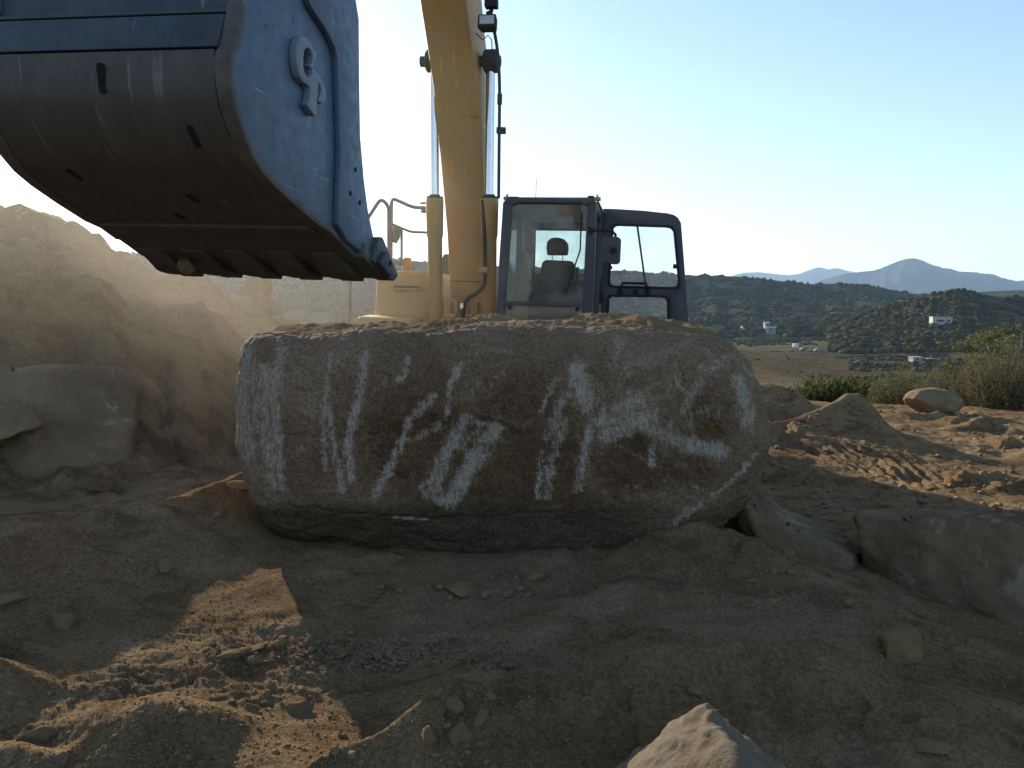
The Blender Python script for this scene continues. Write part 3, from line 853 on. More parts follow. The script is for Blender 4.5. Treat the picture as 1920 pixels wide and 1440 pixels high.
# the pointed rock in the near foreground, its tip in the sun
tip = P(1322, 1312, 2.08)
slab_from('rock', 'pale pointed rock with a sunlit tip at the bottom edge', 'rock',
          [P(1100, 1640, 2.2), P(1200, 1800, 1.7), P(1480, 1800, 1.7), P(1600, 1640, 2.0), P(1460, 1560, 2.5), P(1180, 1560, 2.5)],
          [tip, tip + np.array([.012, -.03, -.012]), P(1372, 1400, 1.80), P(1395, 1475, 1.68), P(1146, 1446, 2.28), P(1100, 1545, 1.92), P(1478, 1440, 2.16), P(1545, 1560, 1.84), P(1335, 1325, 2.2)],
          M['pale_stone'], 5, .013, cuts=8, freq=10, pw=.009)
# slab leaning under the boulder's right end
slab_from('rock', 'grey slab of rock wedged under the right end of the great boulder', 'rock',
          [P(1330, 1010, 5.5), P(1440, 1075, 4.78), P(1600, 1062, 4.85), P(1620, 1030, 5.3), P(1480, 980, 6.0)],
          [P(1350, 925, 5.4), P(1405, 960, 5.0), P(1592, 1044, 4.86), P(1590, 1022, 5.3), P(1400, 912, 5.9)], M['stone'], 21, .022, cuts=16, pw=.012, freq=5)
# the dark block at the right edge
slab_from('rock', 'large flat-topped block of rock in shade at the right edge', 'rock',
          [P(1650, 1095, 4.95), P(1775, 1150, 4.55), P(1905, 1192, 4.28), P(2150, 1240, 4.1), P(2300, 1130, 5.2), P(1680, 1040, 5.9)],
          [P(1604, 968, 5.05), P(1612, 1010, 4.98), P(1700, 972, 4.85), P(1900, 984, 4.62), P(2150, 996, 4.5), P(2200, 962, 5.6), P(1640, 952, 5.8)], M['stone'], 33, .030, cuts=18, pw=.009, freq=4)
# the big rock on the left
slab_from('rock', 'big rounded rock with pale patches at the left edge under the dusty slope', 'rock',
          [P(-200, 890, 6.8), P(40, 880, 6.5), P(232, 872, 6.7), P(252, 858, 7.5), P(-100, 840, 8.2)],
          [P(-200, 694, 7.0), P(20, 694, 6.8), P(150, 688, 6.9), P(225, 686, 7.0), P(258, 706, 7.05), P(266, 740, 7.0), P(262, 715, 7.6), P(-100, 680, 8.2)], M['grey_stone'], 41, .03, cuts=26, pw=.03, freq=3.0, bury=.1)
slab_from('rock', 'lower rock ledge jutting out before the big left rock', 'rock',
          [P(-150, 850, 6.2), P(0, 830, 6.1), P(75, 800, 6.3), P(60, 790, 6.9), P(-150, 780, 6.9)],
          [P(-150, 750, 6.4), P(-10, 752, 6.3), P(62, 772, 6.4), P(50, 770, 6.8), P(-150, 740, 6.9)], M['grey_stone'], 43, .03, cuts=26, pw=.03, freq=2.5, bury=.0)
p = P(1752, 772, 13.6)
put_rock('rock', 'smooth tan oval boulder lying before the bushes on the right', 'boulder', p, (.49, .40, .235), 7, M['tan_stone'], (0, .06, .2), sub=5, sink=.12, planes=6, cut=.86, rough=.08)
put_rock('rock', 'pointed grey rock behind the foot of the dusty slope', 'rock', P(478, 582, 13.6), (.36, .35, .42), 11, M['stone'], sub=4, sink=.2, planes=9, cut=.6)
# boulders set in the top of the dusty slope
for i, (px, top, d, sx, sz, lb) in enumerate([
        (52, 383, 10.7, .62, .6, 'big hazy boulder on the crest of the dusty slope at far left'),
        (135, 414, 11.2, .34, .40, 'rounded hazy boulder on the slope crest just left of the bucket'),
        (28, 470, 9.5, .50, .34, 'low hazy boulder half way down the slope at the left edge'),
        (225, 510, 10.6, .50, .34, 'hazy boulder on the slope under the bucket teeth'),
        (395, 545, 11.8, .40, .34, 'hazy boulder low on the slope end under the middle of the bucket'),
        (110, 440, 10.6, .45, .4, 'hazy boulder just below the slope crest at the left')]):
    q = P(px, top, d)
    v, f = rock_shape(60 + i, (sx, sx * .8, sz), 4, 7, .78, .09)
    o = add_obj('boulder', mesh_np('boulder', v, f), M['stone']); o.rotation_euler = (0, 0, i * 1.3); o.location = (q[0], q[1], q[2] - v[:, 2].max())
    tag(o, lb, 'boulder', 'boulders on the dusty slope')

# single stones and clods one can point at: pixel, half width in metres, flatness, material, label
STONES = [
    (560, 1328, .085, .62, 'clod', 'round dirt clod casting a shadow on the sunlit dirt', 'clod'),
    (803, 1385, .062, 1.3, 'clod', 'spearhead shaped stone standing on the near berm', 'stone'),
    (868, 1372, .062, .9, 'clod', 'blunt stone beside the spearhead stone on the near berm', 'stone'),
    (850, 1318, .062, .8, 'clod', 'grey stone at the left end of the near berm crest', 'stone'),
    (884, 1302, .04, .7, 'clod', 'stone on the near berm crest, second from its left end', 'stone'),
    (918, 1304, .04, .7, 'clod', 'stone on the near berm crest, third from its left end', 'stone'),
    (905, 1340, .055, .8, 'clod', 'brown stone below the near berm crest stones', 'stone'),
    (790, 1418, .030, .8, 'tan_stone', 'small sunlit stone low on the near berm', 'stone'),
    (1128, 1283, .060, .35, 'clod', 'flat brown stone pressed into the near berm right of its crest stones', 'stone'),
    (1300, 1292, .045, .5, 'clod', 'stone in the near berm above the pointed rock', 'stone'),
    (868, 1100, .15, .22, 'clod', 'flat dark slab in the shade before the great boulder', 'slab'),
    (1000, 1084, .085, .5, 'clod', 'clod in the shade right of the flat dark slab', 'clod'),
    (625, 1132, .09, .2, 'clod', 'thin flat crust beside the edge of the sunlit patch', 'slab'),
    (427, 1228, .10, .26, 'clod', 'long flat stone lying on the sunlit dirt', 'stone'),
    (482, 1215, .085, .22, 'clod', 'narrow slab right of the long flat stone in the sun', 'stone'),
    (383, 1394, .050, .7, 'pale_stone', 'whitish stone at the foot of the near left mounds', 'stone'),
    (110, 1422, .060, .6, 'tan_stone', 'tan clod in the bottom left corner', 'clod'),
    (68, 1385, .085, .75, 'clod', 'round clod above the bottom left corner clods', 'clod'),
    (20, 1415, .07, .6, 'clod', 'clod at the very bottom left corner', 'clod'),
    (175, 912, .17, .6, 'stone', 'grey stone half buried below the big left rock', 'stone'),
    (120, 1172, .10, .7, 'clod', 'dull clod in the shade at the left above the near mounds', 'clod'),
    (22, 1125, .10, .5, 'clod', 'clod at the left edge in the shade', 'clod'),
    (310, 1062, .085, .7, 'clod', 'clod cluster stone on the shaded left slope', 'clod'),
    (285, 1078, .06, .7, 'clod', 'smaller clod beside the clod cluster on the left slope', 'clod'),
    (420, 1025, .07, .5, 'stone', 'flat stone in the shade left of the great boulder', 'stone'),
    (408, 965, .08, .4, 'clod', 'orange clod in the berm left of the great boulder', 'clod'),
    (443, 912, .12, .55, 'soil', 'orange lump on the berm crest touching the boulder', 'clod'),
    (1410, 1035, .14, .8, 'stone', 'block of stone in the dirt below the leaning slab', 'stone'),
    (1432, 1010, .07, .5, 'grey_stone', 'upper stone of the small pile beside the leaning slab', 'stone'),
    (1455, 1022, .075, .5, 'grey_stone', 'lower stone of the small pile beside the leaning slab', 'stone'),
    (1480, 1040, .06, .6, 'grey_stone', 'stone at the slab foot right of the small pile', 'stone'),
    (1412, 1090, .045, .5, 'grey_stone', 'pale chip of stone below the block of stone', 'stone'),
    (1682, 1222, .15, .75, 'clod', 'squarish lump of dirt on the shaded right slope', 'clod'),
    (1690, 1140, .14, .6, 'stone', 'sharp stone in the shade before the right block', 'stone'),
    (1590, 1130, .06, .5, 'clod', 'small stone on the right end of the smooth hump', 'stone'),
    (1745, 1400, .08, .2, 'clod', 'crusty flake on the near right slope', 'slab'),
    (1850, 1330, .03, .6, 'clod', 'little stone on the near right slope', 'stone'),
    (1443, 820, .22, 1.2, 'tan_stone', 'upright tan rock beside the right end of the great boulder', 'rock'),
    (1497, 812, .18, .9, 'tan_stone', 'tan clod near the upright tan rock', 'clod'),
    (1510, 838, .10, .7, 'tan_stone', 'small stone at the foot of the large dirt mound', 'stone'),
    (1550, 845, .08, .6, 'tan_stone', 'stone at the foot of the large dirt mound, further right', 'stone'),
    (1425, 868, .10, .6, 'tan_stone', 'stone by the boulder on the lit earth, right of its end', 'stone'),
    (1612, 848, .11, .8, 'clod', 'clod at the top of the upper machine track', 'clod'),
    (1748, 918, .12, .6, 'clod', 'clod at the right end of the machine tracks', 'clod'),
    (1502, 734, .12, .8, 'grey_stone', 'grey stone on the mound behind the large dirt mound', 'stone'),
    (1488, 742, .10, .8, 'grey_stone', 'grey stone left of the one topping the rear mound', 'stone'),
    (1838, 800, .10, .7, 'clod', 'clod on the sunlit heap at the right', 'clod'),
    (1872, 832, .16, .7, 'clod', 'lump of earth in the right-hand heaps', 'clod'),
    (1840, 846, .12, .5, 'clod', 'flat-shadowed clod left of the right-hand lump of earth', 'clod'),
    (1870, 910, .10, .4, 'clod', 'clod row piece on the lit ground at the right edge', 'clod'),
    (690, 1305, .030, .7, 'clod', 'small clod in the shade left of the near berm', 'clod'),
    (532, 1200, .04, .6, 'clod', 'clod at the right border of the sunlit patch', 'clod'),
    (625, 1308, .055, .6, 'clod', 'crumbly clod at the edge of sun and shade right of the round clod', 'clod'),
    (500, 1305, .045, .8, 'clod', 'clod left of the round clod in the sun', 'clod'),
    (470, 1330, .040, .9, 'clod', 'clod lower left of the round clod in the sun', 'clod'),
    (400, 1345, .040, .9, 'clod', 'clod between the near left mounds and the round clod', 'clod'),
]
for i, (px, py, w, fl, mt, lb, ct) in enumerate(STONES):
    q = G(px, py)
    put_rock('clod' if ct == 'clod' else ('stone_slab' if ct == 'slab' else 'stone'), lb, ct, q, ((w * .95, w * .72, w * fl) if not (780 < px < 930 and py > 1280) else (w * .85, w * .6, w * fl * .9)), 200 + i, M[mt],
             (.2 * math.sin(i), .15 * math.cos(i * 2), i * 1.7), sub=4 if w > .08 else 3, sink=.5 if not (780 < px < 930 and py > 1280) else .62, planes=16, cut=.60, rough=.07, freq=2.6, group='loose stones and clods')

def scatter(name, label, cat, n, region, smin, smax, seed, mat, sub=1):
    """loose crumbs too many to count: one mesh"""
    rng = np.random.default_rng(seed)
    P0 = []
    for (x0, x1, y0, y1, k) in region:
        m = int(n * k)
        px = rng.uniform(x0, x1, m); py = rng.uniform(y0, y1, m)
        for a, b in zip(px, py):
            r = ray(a, b); P0.append((a, b))
    P0 = np.array(P0)
    # march all the rays together
    rays = np.stack([(P0[:, 0] - 960) / FPX, CA - (P0[:, 1] - 720) / FPX * SA, -SA - (P0[:, 1] - 720) / FPX * CA], -1)
    ds = np.geomspace(1.9, 14, 130); hit = np.full(len(P0), np.nan); step = ds[1] / ds[0]
    for d in ds:
        k = np.isnan(hit); pt = rays[k] * (d / rays[k, 1])[:, None]
        below = pt[:, 2] + EYE <= ground_h(pt[:, 0], pt[:, 1], False)
        idx = np.where(k)[0][below]; hit[idx] = d
    ok = ~np.isnan(hit); d = hit[ok]; rays = rays[ok]; lo = d / step; hi = d.copy()
    for it in range(7):
        md = (lo + hi) / 2; pt = rays * (md / rays[:, 1])[:, None]
        bl = pt[:, 2] + EYE <= ground_h(pt[:, 0], pt[:, 1], False); hi = np.where(bl, md, hi); lo = np.where(bl, lo, md)
    d = hi
    pt = rays * (d / rays[:, 1])[:, None]
    z = ground_h(pt[:, 0], pt[:, 1])
    v0, f0 = ICO[sub]; nv = len(v0); m = len(pt)
    s = smin * (smax / smin) ** (rng.random(m) ** 2.2)
    V = v0[None] * (1 + .35 * rng.normal(size=(m, nv, 1)).clip(-1.2, 1.2)) * s[:, None, None]
    V[..., 2] *= rng.uniform(.5, .9, (m, 1)); a = rng.uniform(0, 6.28, m)
    ca, sa = np.cos(a)[:, None], np.sin(a)[:, None]
    X = V[..., 0] * ca - V[..., 1] * sa * .8; Y = V[..., 0] * sa + V[..., 1] * ca * .8
    V[..., 0] = X + pt[:, None, 0]; V[..., 1] = Y + pt[:, None, 1]; V[..., 2] += (z + s * .15)[:, None]
    F = (f0[None] + (np.arange(m) * nv)[:, None, None]).reshape(-1, 3)
    o = add_obj(name, mesh_np(name, V.reshape(-1, 3), F, False), mat); tag(o, label, cat, kind='stuff')
scatter('gravel', 'fine loose crumbs of dirt strewn over the ground', 'gravel', 13000,
        [(0, 700, 1150, 1440, .40), (560, 960, 1190, 1260, .14), (700, 1100, 1260, 1440, .10), (250, 520, 1040, 1200, .06), (1350, 1650, 1010, 1160, .06), (1650, 1920, 1090, 1260, .05), (1100, 1920, 1230, 1440, .08), (680, 1000, 1080, 1130, .05), (1400, 1920, 780, 1000, .06)], .002, .0075, 3, M['soil'])
scatter('gravel', 'larger crumbs and chips of dirt among the fine ones', 'gravel', 520,
        [(0, 700, 1180, 1440, .30), (560, 960, 1195, 1255, .30), (780, 960, 1290, 1440, .08), (1380, 1640, 1000, 1130, .10), (1700, 1920, 1110, 1220, .08), (250, 450, 1050, 1200, .06), (1420, 1920, 780, 960, .08)], .006, .018, 4, M['soil'], 2)
scatter('gravel', 'crumbled earth over the heaps at the right', 'gravel', 1700, [(1420, 1920, 730, 1000, 1.0)], .006, .045, 6, M['soil'], 1)
scatter('rubble', 'band of small broken stones across the hollow before the great boulder', 'rubble', 420, [(560, 960, 1196, 1256, .6), (380, 560, 1205, 1260, .12), (690, 1010, 1082, 1118, .14), (1390, 1560, 1000, 1090, .14)], .008, .028, 8, M['soil'], 2)
# ------------------------------------------------------------------ the excavator
M['yellow'] = metal_mat('yellow_paint', (0.54, 0.285, 0.058), (0.46, 0.235, 0.05), (0.24, 0.14, 0.06), .5, 0, .4, dust=((0.40, 0.30, 0.18), .65), scratch=[((2, 30, 2), (0, 0, 0), .5), ((3, 3, 40), (.3, .2, 0), .5)])
M['cab_paint'] = metal_mat('cab_paint', (0.030, 0.036, 0.052), (0.022, 0.026, 0.036), (0.09, 0.08, 0.07), .5, 0, .25, dust=((0.20, 0.17, 0.14), .28))
M['black'] = plain_mat('black_rubber', (0.020, 0.020, 0.021), .85)
M['pit'] = plain_mat('dark_slot', (0.006, 0.006, 0.006), 1.0)
M['dark_metal'] = metal_mat('dark_metal', (0.06, 0.058, 0.055), (0.04, 0.04, 0.04), (0.12, 0.08, 0.05), .6, .3, .5)
M['rail'] = plain_mat('rail_steel', (0.16, 0.155, 0.145), .55, .2)
M['chrome'] = plain_mat('chrome_rod', (0.72, 0.72, 0.72), .18, 1.0, .05)
M['blue'] = metal_mat('blue_paint', (0.066, 0.135, 0.222), (0.048, 0.10, 0.168), (0.036, 0.045, 0.062), .5, 0, .85, 1.6, dust=((0.19, 0.19, 0.18), .28), scratch=[((2.5, 2, 34), (0, .5, 0), .9), ((30, 2, 2.5), (0, .35, 0), .8), ((3, 2, 60), (0, -.3, 0), .8), ((5, 2, 50), (0, .9, 0), .7)])
M['blue_dark'] = metal_mat('worn_blue', (0.058, 0.074, 0.095), (0.040, 0.046, 0.055), (0.14, 0.095, 0.065), .65, .1, .75, 2.0, scratch=[((3, 20, 3), (0, 0, .2), .7), ((20, 3, 6), (.4, 0, 0), .6)])
M['wear'] = metal_mat('wear_steel', (0.088, 0.082, 0.076), (0.058, 0.054, 0.05), (0.125, 0.098, 0.072), .5, .35, .45, 2.0, (1, 3, 1), scratch=[((1.2, 45, 1.2), (0, 0, .25), .7), ((1.0, 60, 1.0), (.1, 0, 0), .6), ((2, 26, 2), (0, 0, -.5), .7)])
M['tooth'] = metal_mat('tooth_steel', (0.085, 0.08, 0.074), (0.055, 0.052, 0.048), (0.16, 0.115, 0.075), .55, .3, .5, 3.0)
M['rust_edge'] = metal_mat('ground_edge', (0.115, 0.105, 0.092), (0.06, 0.05, 0.04), (0.20, 0.13, 0.07), .6, .3, .8, 5.0)
M['glass'] = glass_mat('cab_glass', (0.88, 0.92, 0.90), .13)
M['door_glass'] = glass_mat('door_glass', (0.93, 0.96, 0.97), .08)
M['lamp_glass'] = plain_mat('lamp_glass', (0.45, 0.46, 0.46), .2)
M['seat'] = plain_mat('seat_cloth', (0.045, 0.043, 0.043), .95)
M['trim'] = plain_mat('cab_trim', (0.36, 0.26, 0.12), .7)
M['lining'] = plain_mat('cab_lining', (0.33, 0.335, 0.31), .8)
M['mirror'] = plain_mat('mirror_glass', (0.6, 0.62, 0.62), .08, .9, .03)

TH = R(10.0); ROLL = R(1.6)
ORG = np.array([-0.488, 9.83, -0.05])
_u = Vector((-math.sin(TH), -math.cos(TH), 0)); _v = Vector((math.cos(TH), -math.sin(TH), 0)); _w = Vector((0, 0, 1))
rotm = Matrix((_u, _v, _w)).transposed()
rotm = rotm @ Matrix.Rotation(-ROLL, 3, 'X')
EM = Matrix.Translation(Vector(ORG)) @ rotm.to_4x4()
EI = EM.inverted()
exc = bpy.data.objects.new('excavator', None); COL.objects.link(exc); exc.matrix_world = EM; exc.empty_display_size = .5
tag(exc, 'yellow crawler excavator with a blue bucket raised over the great boulder', 'excavator')
_un = np.array(EM.to_3x3() @ Vector((1, 0, 0)))
_vn = np.array(EM.to_3x3() @ Vector((0, 1, 0)))

def E(p):
    return EI @ Vector([float(c) for c in p])

def LU(px, py, u):
    """local point where the sight line meets the plane u = const of the machine"""
    p0 = EM @ Vector((u, 0, 0))
    return E(on_plane(px, py, np.array(p0), _un))

def LV(px, py, v):
    p0 = EM @ Vector((0, v, 0))
    return E(on_plane(px, py, np.array(p0), _vn))

# --- undercarriage
for sgn, nm in ((-1, 'r'), (1, 'l')):
    y0, y1 = (sgn * 1.25 - .3, sgn * 1.25 + .3)
    prof = []
    for k in range(9): a = math.pi / 2 + math.pi * k / 8; prof.append((-1.75 + .42 * math.cos(a), .45 + .42 * math.sin(a)))
    for k in range(9): a = -math.pi / 2 + math.pi * k / 8; prof.append((1.55 + .42 * math.cos(a), .45 + .42 * math.sin(a)))
    belt = MB().prism([(x, y0 + .1, z) for x, z in prof], (0, .4, 0)).build('track_frame', M['dark_metal'], exc, .03)
    L = [math.dist(prof[i], prof[(i + 1) % len(prof)]) for i in range(len(prof))]; tot = sum(L); ns = 44
    for k in range(ns):
        s = tot * k / ns; i = 0
        while s > L[i]: s -= L[i]; i += 1
        a = Vector(prof[i]); b = Vector(prof[(i + 1) % len(prof)]); p2 = a.lerp(b, s / L[i]); t2 = (b - a).normalized(); n2 = Vector((t2.y, -t2.x)) * -1
        c = p2 - Vector((-t2.y, t2.x)) * .035
        m = MB(); m.bar((c.x - t2.x * .055, (y0 + y1) / 2, c.y - t2.y * .055), (c.x + t2.x * .055, (y0 + y1) / 2, c.y + t2.y * .055), .03, .6, (0, 1, 0))
        m.bar((c.x - t2.x * .008 + t2.y * .03, (y0 + y1) / 2, c.y - t2.y * .008 - t2.x * .03), (c.x + t2.x * .008 + t2.y * .03, (y0 + y1) / 2, c.y + t2.y * .008 - t2.x * .03), .03, .6, (0, 1, 0))
        m.build('track_shoe', M['dark_metal'], exc)
MB().tube([(0, 0, .55), (0, 0, 1.12)], .6, 28).build('swing_ring', M['dark_metal'], exc)
MB().box(-1.6, 1.5, -.9, .9, .5, .85).build('carbody', M['dark_metal'], exc, .04)

# --- upper structure
MB().box(-2.3, 1.1, -1.42, 1.42, 1.0, 1.25).build('deck_frame', M['yellow'], exc, .03)
hl = LU(693, 505, .8); hr = LU(830, 500, .8); hz = hl.z
MB().hexa([(-1.6, hl.y, 1.22), (.72, hl.y, 1.22), (.80, -.36, 1.22), (-1.6, -.36, 1.22), (-1.6, hl.y + .03, hz - .02), (.72, hl.y + .05, hz - .02), (.80, -.36, hz), (-1.6, -.36, hz)]).build('side_housing', M['yellow'], exc, .05, 3)
a = LU(735, 529, .83); b = LU(790, 545, .83)
MB().box(.765, .812, a.y, b.y, b.z, a.z).build('air_scoop', M['yellow'], exc, .012)
MB().box(.79, .822, a.y + .02, b.y - .03, b.z + .03, a.z - .035).build('scoop_slot', M['dark_metal'], exc, .004)
a = LU(660, 593, 1.25); b = LU(832, 612, 1.25)
MB().hexa([(.75, a.y, 1.2), (1.25, a.y + .03, 1.2), (1.25, -.42, 1.2), (.75, -.42, 1.2), (.75, a.y, a.z + .02), (1.22, a.y + .05, a.z), (1.22, -.42, a.z - .01), (.75, -.42, a.z + .01)]).build('step_box', M['yellow'], exc, .03, 3)
c = LU(763, 492, .5)
MB().tube([(.5, c.y, hz - .02), (.5, c.y, c.z + .03), (.5, c.y, c.z + .055)], [.055, .055, .04], 16).build('filler_cap', M['yellow'], exc, .006)
MB().box(-2.2, -1.62, -1.35, 1.35, 1.25, 2.05).box(-1.6, -.5, -.3, .55, 1.25, 2.0).build('engine_hood', M['yellow'], exc, .06)
cw = []
for k in range(13): t = -1 + k / 6; cw.append((-2.25 - .55 * math.sqrt(max(0, 1 - (t * .98) ** 2)) - .05, t * 1.4, 1.0))
MB().prism([(-2.22, -1.42, 1.0)] + cw + [(-2.22, 1.42, 1.0)], (0, 0, 1.0)).build('counterweight', M['yellow'], exc, .05)
c = LU(846, 492, -.6)
MB().tube([(-.6, c.y, 1.9), (-.6, c.y, c.z + .02), (-.6, c.y, c.z + .1)], [.15, .15, .11], 18).build('muffler', M['dark_metal'], exc, .01)
# handrails, traced on a plane through the right front corner
def rail(name, px, u, rad, r=.02, mat='rail'):
    pts = [LU(a, b, u) for a, b in px]
    # soften the bends
    out = [pts[0]]
    for i in range(1, len(pts) - 1):
        p, q, s = pts[i - 1], pts[i], pts[i + 1]
        d1 = min(rad, (p - q).length * .45); d2 = min(rad, (s - q).length * .45)
        A = q + (p - q).normalized() * d1; B = q + (s - q).normalized() * d2
        for k in range(5):
            t = k / 4; out.append(A * (1 - t) ** 2 + q * (2 * t * (1 - t)) + B * t * t)
    out.append(pts[-1])
    return MB().tube(out, r, 10).build(name, M[mat], exc)
rail('handrail', [(640, 500), (670, 440), (714, 372), (729, 386), (729, 495)], .95, .06)
rail('handrail', [(733, 495), (734, 371), (775, 389), (803, 390)], .62, .06)
rail('handrail', [(735, 420), (770, 435), (805, 436)], .62, .05, .014)
rail('handrail', [(753, 430), (753, 492)], .6, .03, .015)
rail('handrail', [(722, 493), (756, 495)], .66, .03, .016)
rail('mirror_post', [(656, 612), (657, 520), (659, 400), (672, 370)], 1.05, .03, .017)
mp = [LU(a, b, .66) for a, b in ((737, 421), (749, 425), (748, 445), (742, 456), (735, 454))]
mir = MB().prism(mp, (-.05, 0, 0)).build('rear_mirror', M['rail'], exc, .008)
bk = MB(); q = LU(797, 391, .6); bk.box(.57, .63, q.y - .04, q.y + .03, q.z - .05, q.z + .02); q = LU(796, 381, .6); bk.tube([(.6, q.y - .05, q.z), (.6, q.y + .04, q.z)], .014, 8); bk.build('rail_clamp', M['rail'], exc, .004)

# --- boom: a tapering welded box bent at the knee; wide enough to show its underside and left flank
def boom_ring(px_l, px_r, py, u, depth, tilt):
    l = LU(px_l, py, u); r = LU(px_r, py, u)
    t = Vector((math.cos(tilt), 0, math.sin(tilt)))         # direction along the boom
    n = Vector((-math.sin(tilt), 0, math.cos(tilt)))        # away from the underside
    return [l, r, r + n * depth, l + n * depth]
rings = [boom_ring(846, 908, 640, .55, .36, R(72)), boom_ring(845, 910, 560, .60, .40, R(72)), boom_ring(838, 911, 430, .80, .50, R(71)), boom_ring(826, 905, 300, 1.02, .58, R(69)),
         boom_ring(812, 895, 160, 1.28, .64, R(66)), boom_ring(800, 884, 80, 1.45, .68, R(63)), boom_ring(784, 872, -20, 1.70, .72, R(57))]
wl, wr = rings[-1][0].y, rings[-1][1].y
def free_ring(u, w, depth, tilt, hw=.23, vc=0.0):
    n = Vector((-math.sin(tilt), 0, math.cos(tilt)))
    l = Vector((u, vc - hw, w)); r = Vector((u, vc + hw, w))
    return [l, r, r + n * depth, l + n * depth]
vmid = (wl + wr) / 2
rings += [free_ring(2.25, 5.45, .74, R(45), .23, vmid), free_ring(3.0, 5.95, .7, R(26), .22, vmid), free_ring(4.2, 6.35, .55, R(16), .21, vmid), free_ring(5.6, 6.65, .36, R(12), .2, vmid)]
m = MB(); V = [p for r in rings for p in r]; F = []
for i in range(len(rings) - 1):
    for k in range(4):
        F.append((i * 4 + k, i * 4 + (k + 1) % 4, i * 4 + 4 + (k + 1) % 4, i * 4 + 4 + k))
F += [(3, 2, 1, 0), tuple(len(V) - 4 + k for k in range(4))]
boom = m.add(V, F).build('boom', M['yellow'], exc, .012)
s0 = LU(844, 527, .645); s1 = LU(910, 528, .645)
MB().bar((s0.x + .004, s0.y + .01, s0.z), (s0.x + .004, s1.y - .01, s0.z), .012, .01).build('weld_seam', M['dark_metal'], boom)
# pads on the boom's left flank
pa = [LU(a, b, 1.62) for a, b in ((880, 45), (905, 45), (908, 95), (884, 95))]

# --- boom cylinders
def cyl(px_b, px_t, px_pin, u0, u1, side):
    base = LU(px_b, 640, u0); top = LU(px_t, 372, u0 + .12); pin = LU(px_pin, 115, u1)
    ax = (top - base).normalized(); L = (top - base).length
    mid = base.lerp(top, .72)
    c = MB().tube([base, mid, base.lerp(top, .735), base.lerp(top, .745), base.lerp(top, .97), top], [.078, .078, .082, .088, .096, .096], 24).build('boom_cylinder', M['yellow'], exc, .003)
    rod = MB().tube([top - ax * .02, pin], .042, 20).build('rod', M['chrome'], c)
    d = Vector((0, .075, 0))
    MB().tube([pin - d, pin - d * .7, pin + d * .7, pin + d], [.105, .12, .12, .105], 20).build('rod_eye', M['dark_metal'], c, .006)
    MB().tube([top, top + ax * .02, top + ax * .021, top + ax * .04], [.09, .09, .06, .058], 20).build('gland', M['dark_metal'], c)
    return c, top, pin
cl, tl, pl = cyl(817, 815, 813, 1.0, 1.12, -1)
cr, tr_, pr = cyl(917, 918, 921, 1.0, 1.12, 1)
MB().tube([(pl.x, pl.y - .14, pl.z), (pr.x, pr.y + .10, pr.z)], .055, 16).build('boom_pin', M['dark_metal'], exc)
# thin yellow feed pipes beside the rods
MB().tube([LU(821, 372, .98), LU(821, 250, 1.04), LU(819, 140, 1.1)], .012, 8).build('feed_pipe', M['yellow'], exc)
MB().tube([LU(912, 372, .98), LU(913, 250, 1.04), LU(914, 130, 1.1)], .013, 8).build('feed_pipe', M['dark_metal'], exc)

# --- lines along the right of the boom
rail('hydraulic_line', [(935, 372), (936, 250), (937, 160), (934, 100), (927, 58), (922, 40)], 1.55, .15, .017, 'dark_metal')
q = LU(937, 245, 1.55); MB().box(q.x - .03, q.x + .03, q.y - .03, q.y + .06, q.z - .03, q.z + .03).build('line_clamp', M['dark_metal'], exc, .005)
q = LU(937, 186, 1.55); MB().tube([q + Vector((0, 0, -.05)), q + Vector((0, 0, .05))], .026, 10).build('line_coupling', M['dark_metal'], exc)
rail('hydraulic_hose', [(906, 375), (908, 440), (909, 500), (909, 535), (895, 550), (872, 562), (867, 600)], 1.18, .07, .021, 'black')
q = LU(907, 506, 1.2); MB().box(q.x - .03, q.x + .03, q.y - .045, q.y + .05, q.z - .03, q.z + .03).build('hose_clamp', M['yellow'], exc, .006)
q = LU(866, 573, 1.2); MB().tube([q + Vector((0, 0, -.03)), q + Vector((0, 0, .025))], .024, 10).build('hose_fitting', M['chrome'], exc)
for x0, x1 in ((835, 838), (842, 856), (873, 887), (893, 906)):
    rail('manifold_pipe', [(x0, 620), (x0 + .5, 566), (x1 - 3, 562), (x1, 572), (x1, 620)], 1.05, .05, .021, 'yellow')
q0 = LU(828, 582, 1.0); q1 = LU(905, 580, 1.0)
MB().bar(q0, q1, .05, .05).build('manifold_bar', M['yellow'], exc, .006)
for px in (838, 850, 880, 899):
    q = LU(px, 592, 1.08); MB().box(q.x - .02, q.x + .03, q.y - .035, q.y + .035, q.z - .02, q.z + .02).build('pipe_flange', M['yellow'], exc, .004)
# work light on the boom's flank
q = LU(915, 43, 1.75)
wk = MB().hexa([(q.x - .10, q.y - .085, q.z - .06), (q.x + .06, q.y - .095, q.z - .065), (q.x + .06, q.y + .085, q.z - .065), (q.x - .10, q.y + .07, q.z - .06), (q.x - .10, q.y - .08, q.z + .06), (q.x + .06, q.y - .09, q.z + .065), (q.x + .06, q.y + .09, q.z + .065), (q.x - .10, q.y + .075, q.z + .06)]).build('work_light', M['black'], exc, .015, 3)
MB().box(q.x + .055, q.x + .066, q.y - .072, q.y + .072, q.z - .03, q.z + .05).build('lens', M['lamp_glass'], wk, .006)
b = LU(921, 8, 1.75)
MB().tube([(q.x - .02, q.y + .01, q.z + .06), (b.x - .02, b.y, b.z - .04)], .022, 10).tube([(q.x - .02, q.y + .01, q.z + .075), (q.x - .02, q.y + .005, q.z + .11)], .034, 10).box(b.x - .06, b.x + .04, b.y - .06, b.y + .06, b.z - .03, b.z + .05).build('bracket', M['black'], wk, .004)
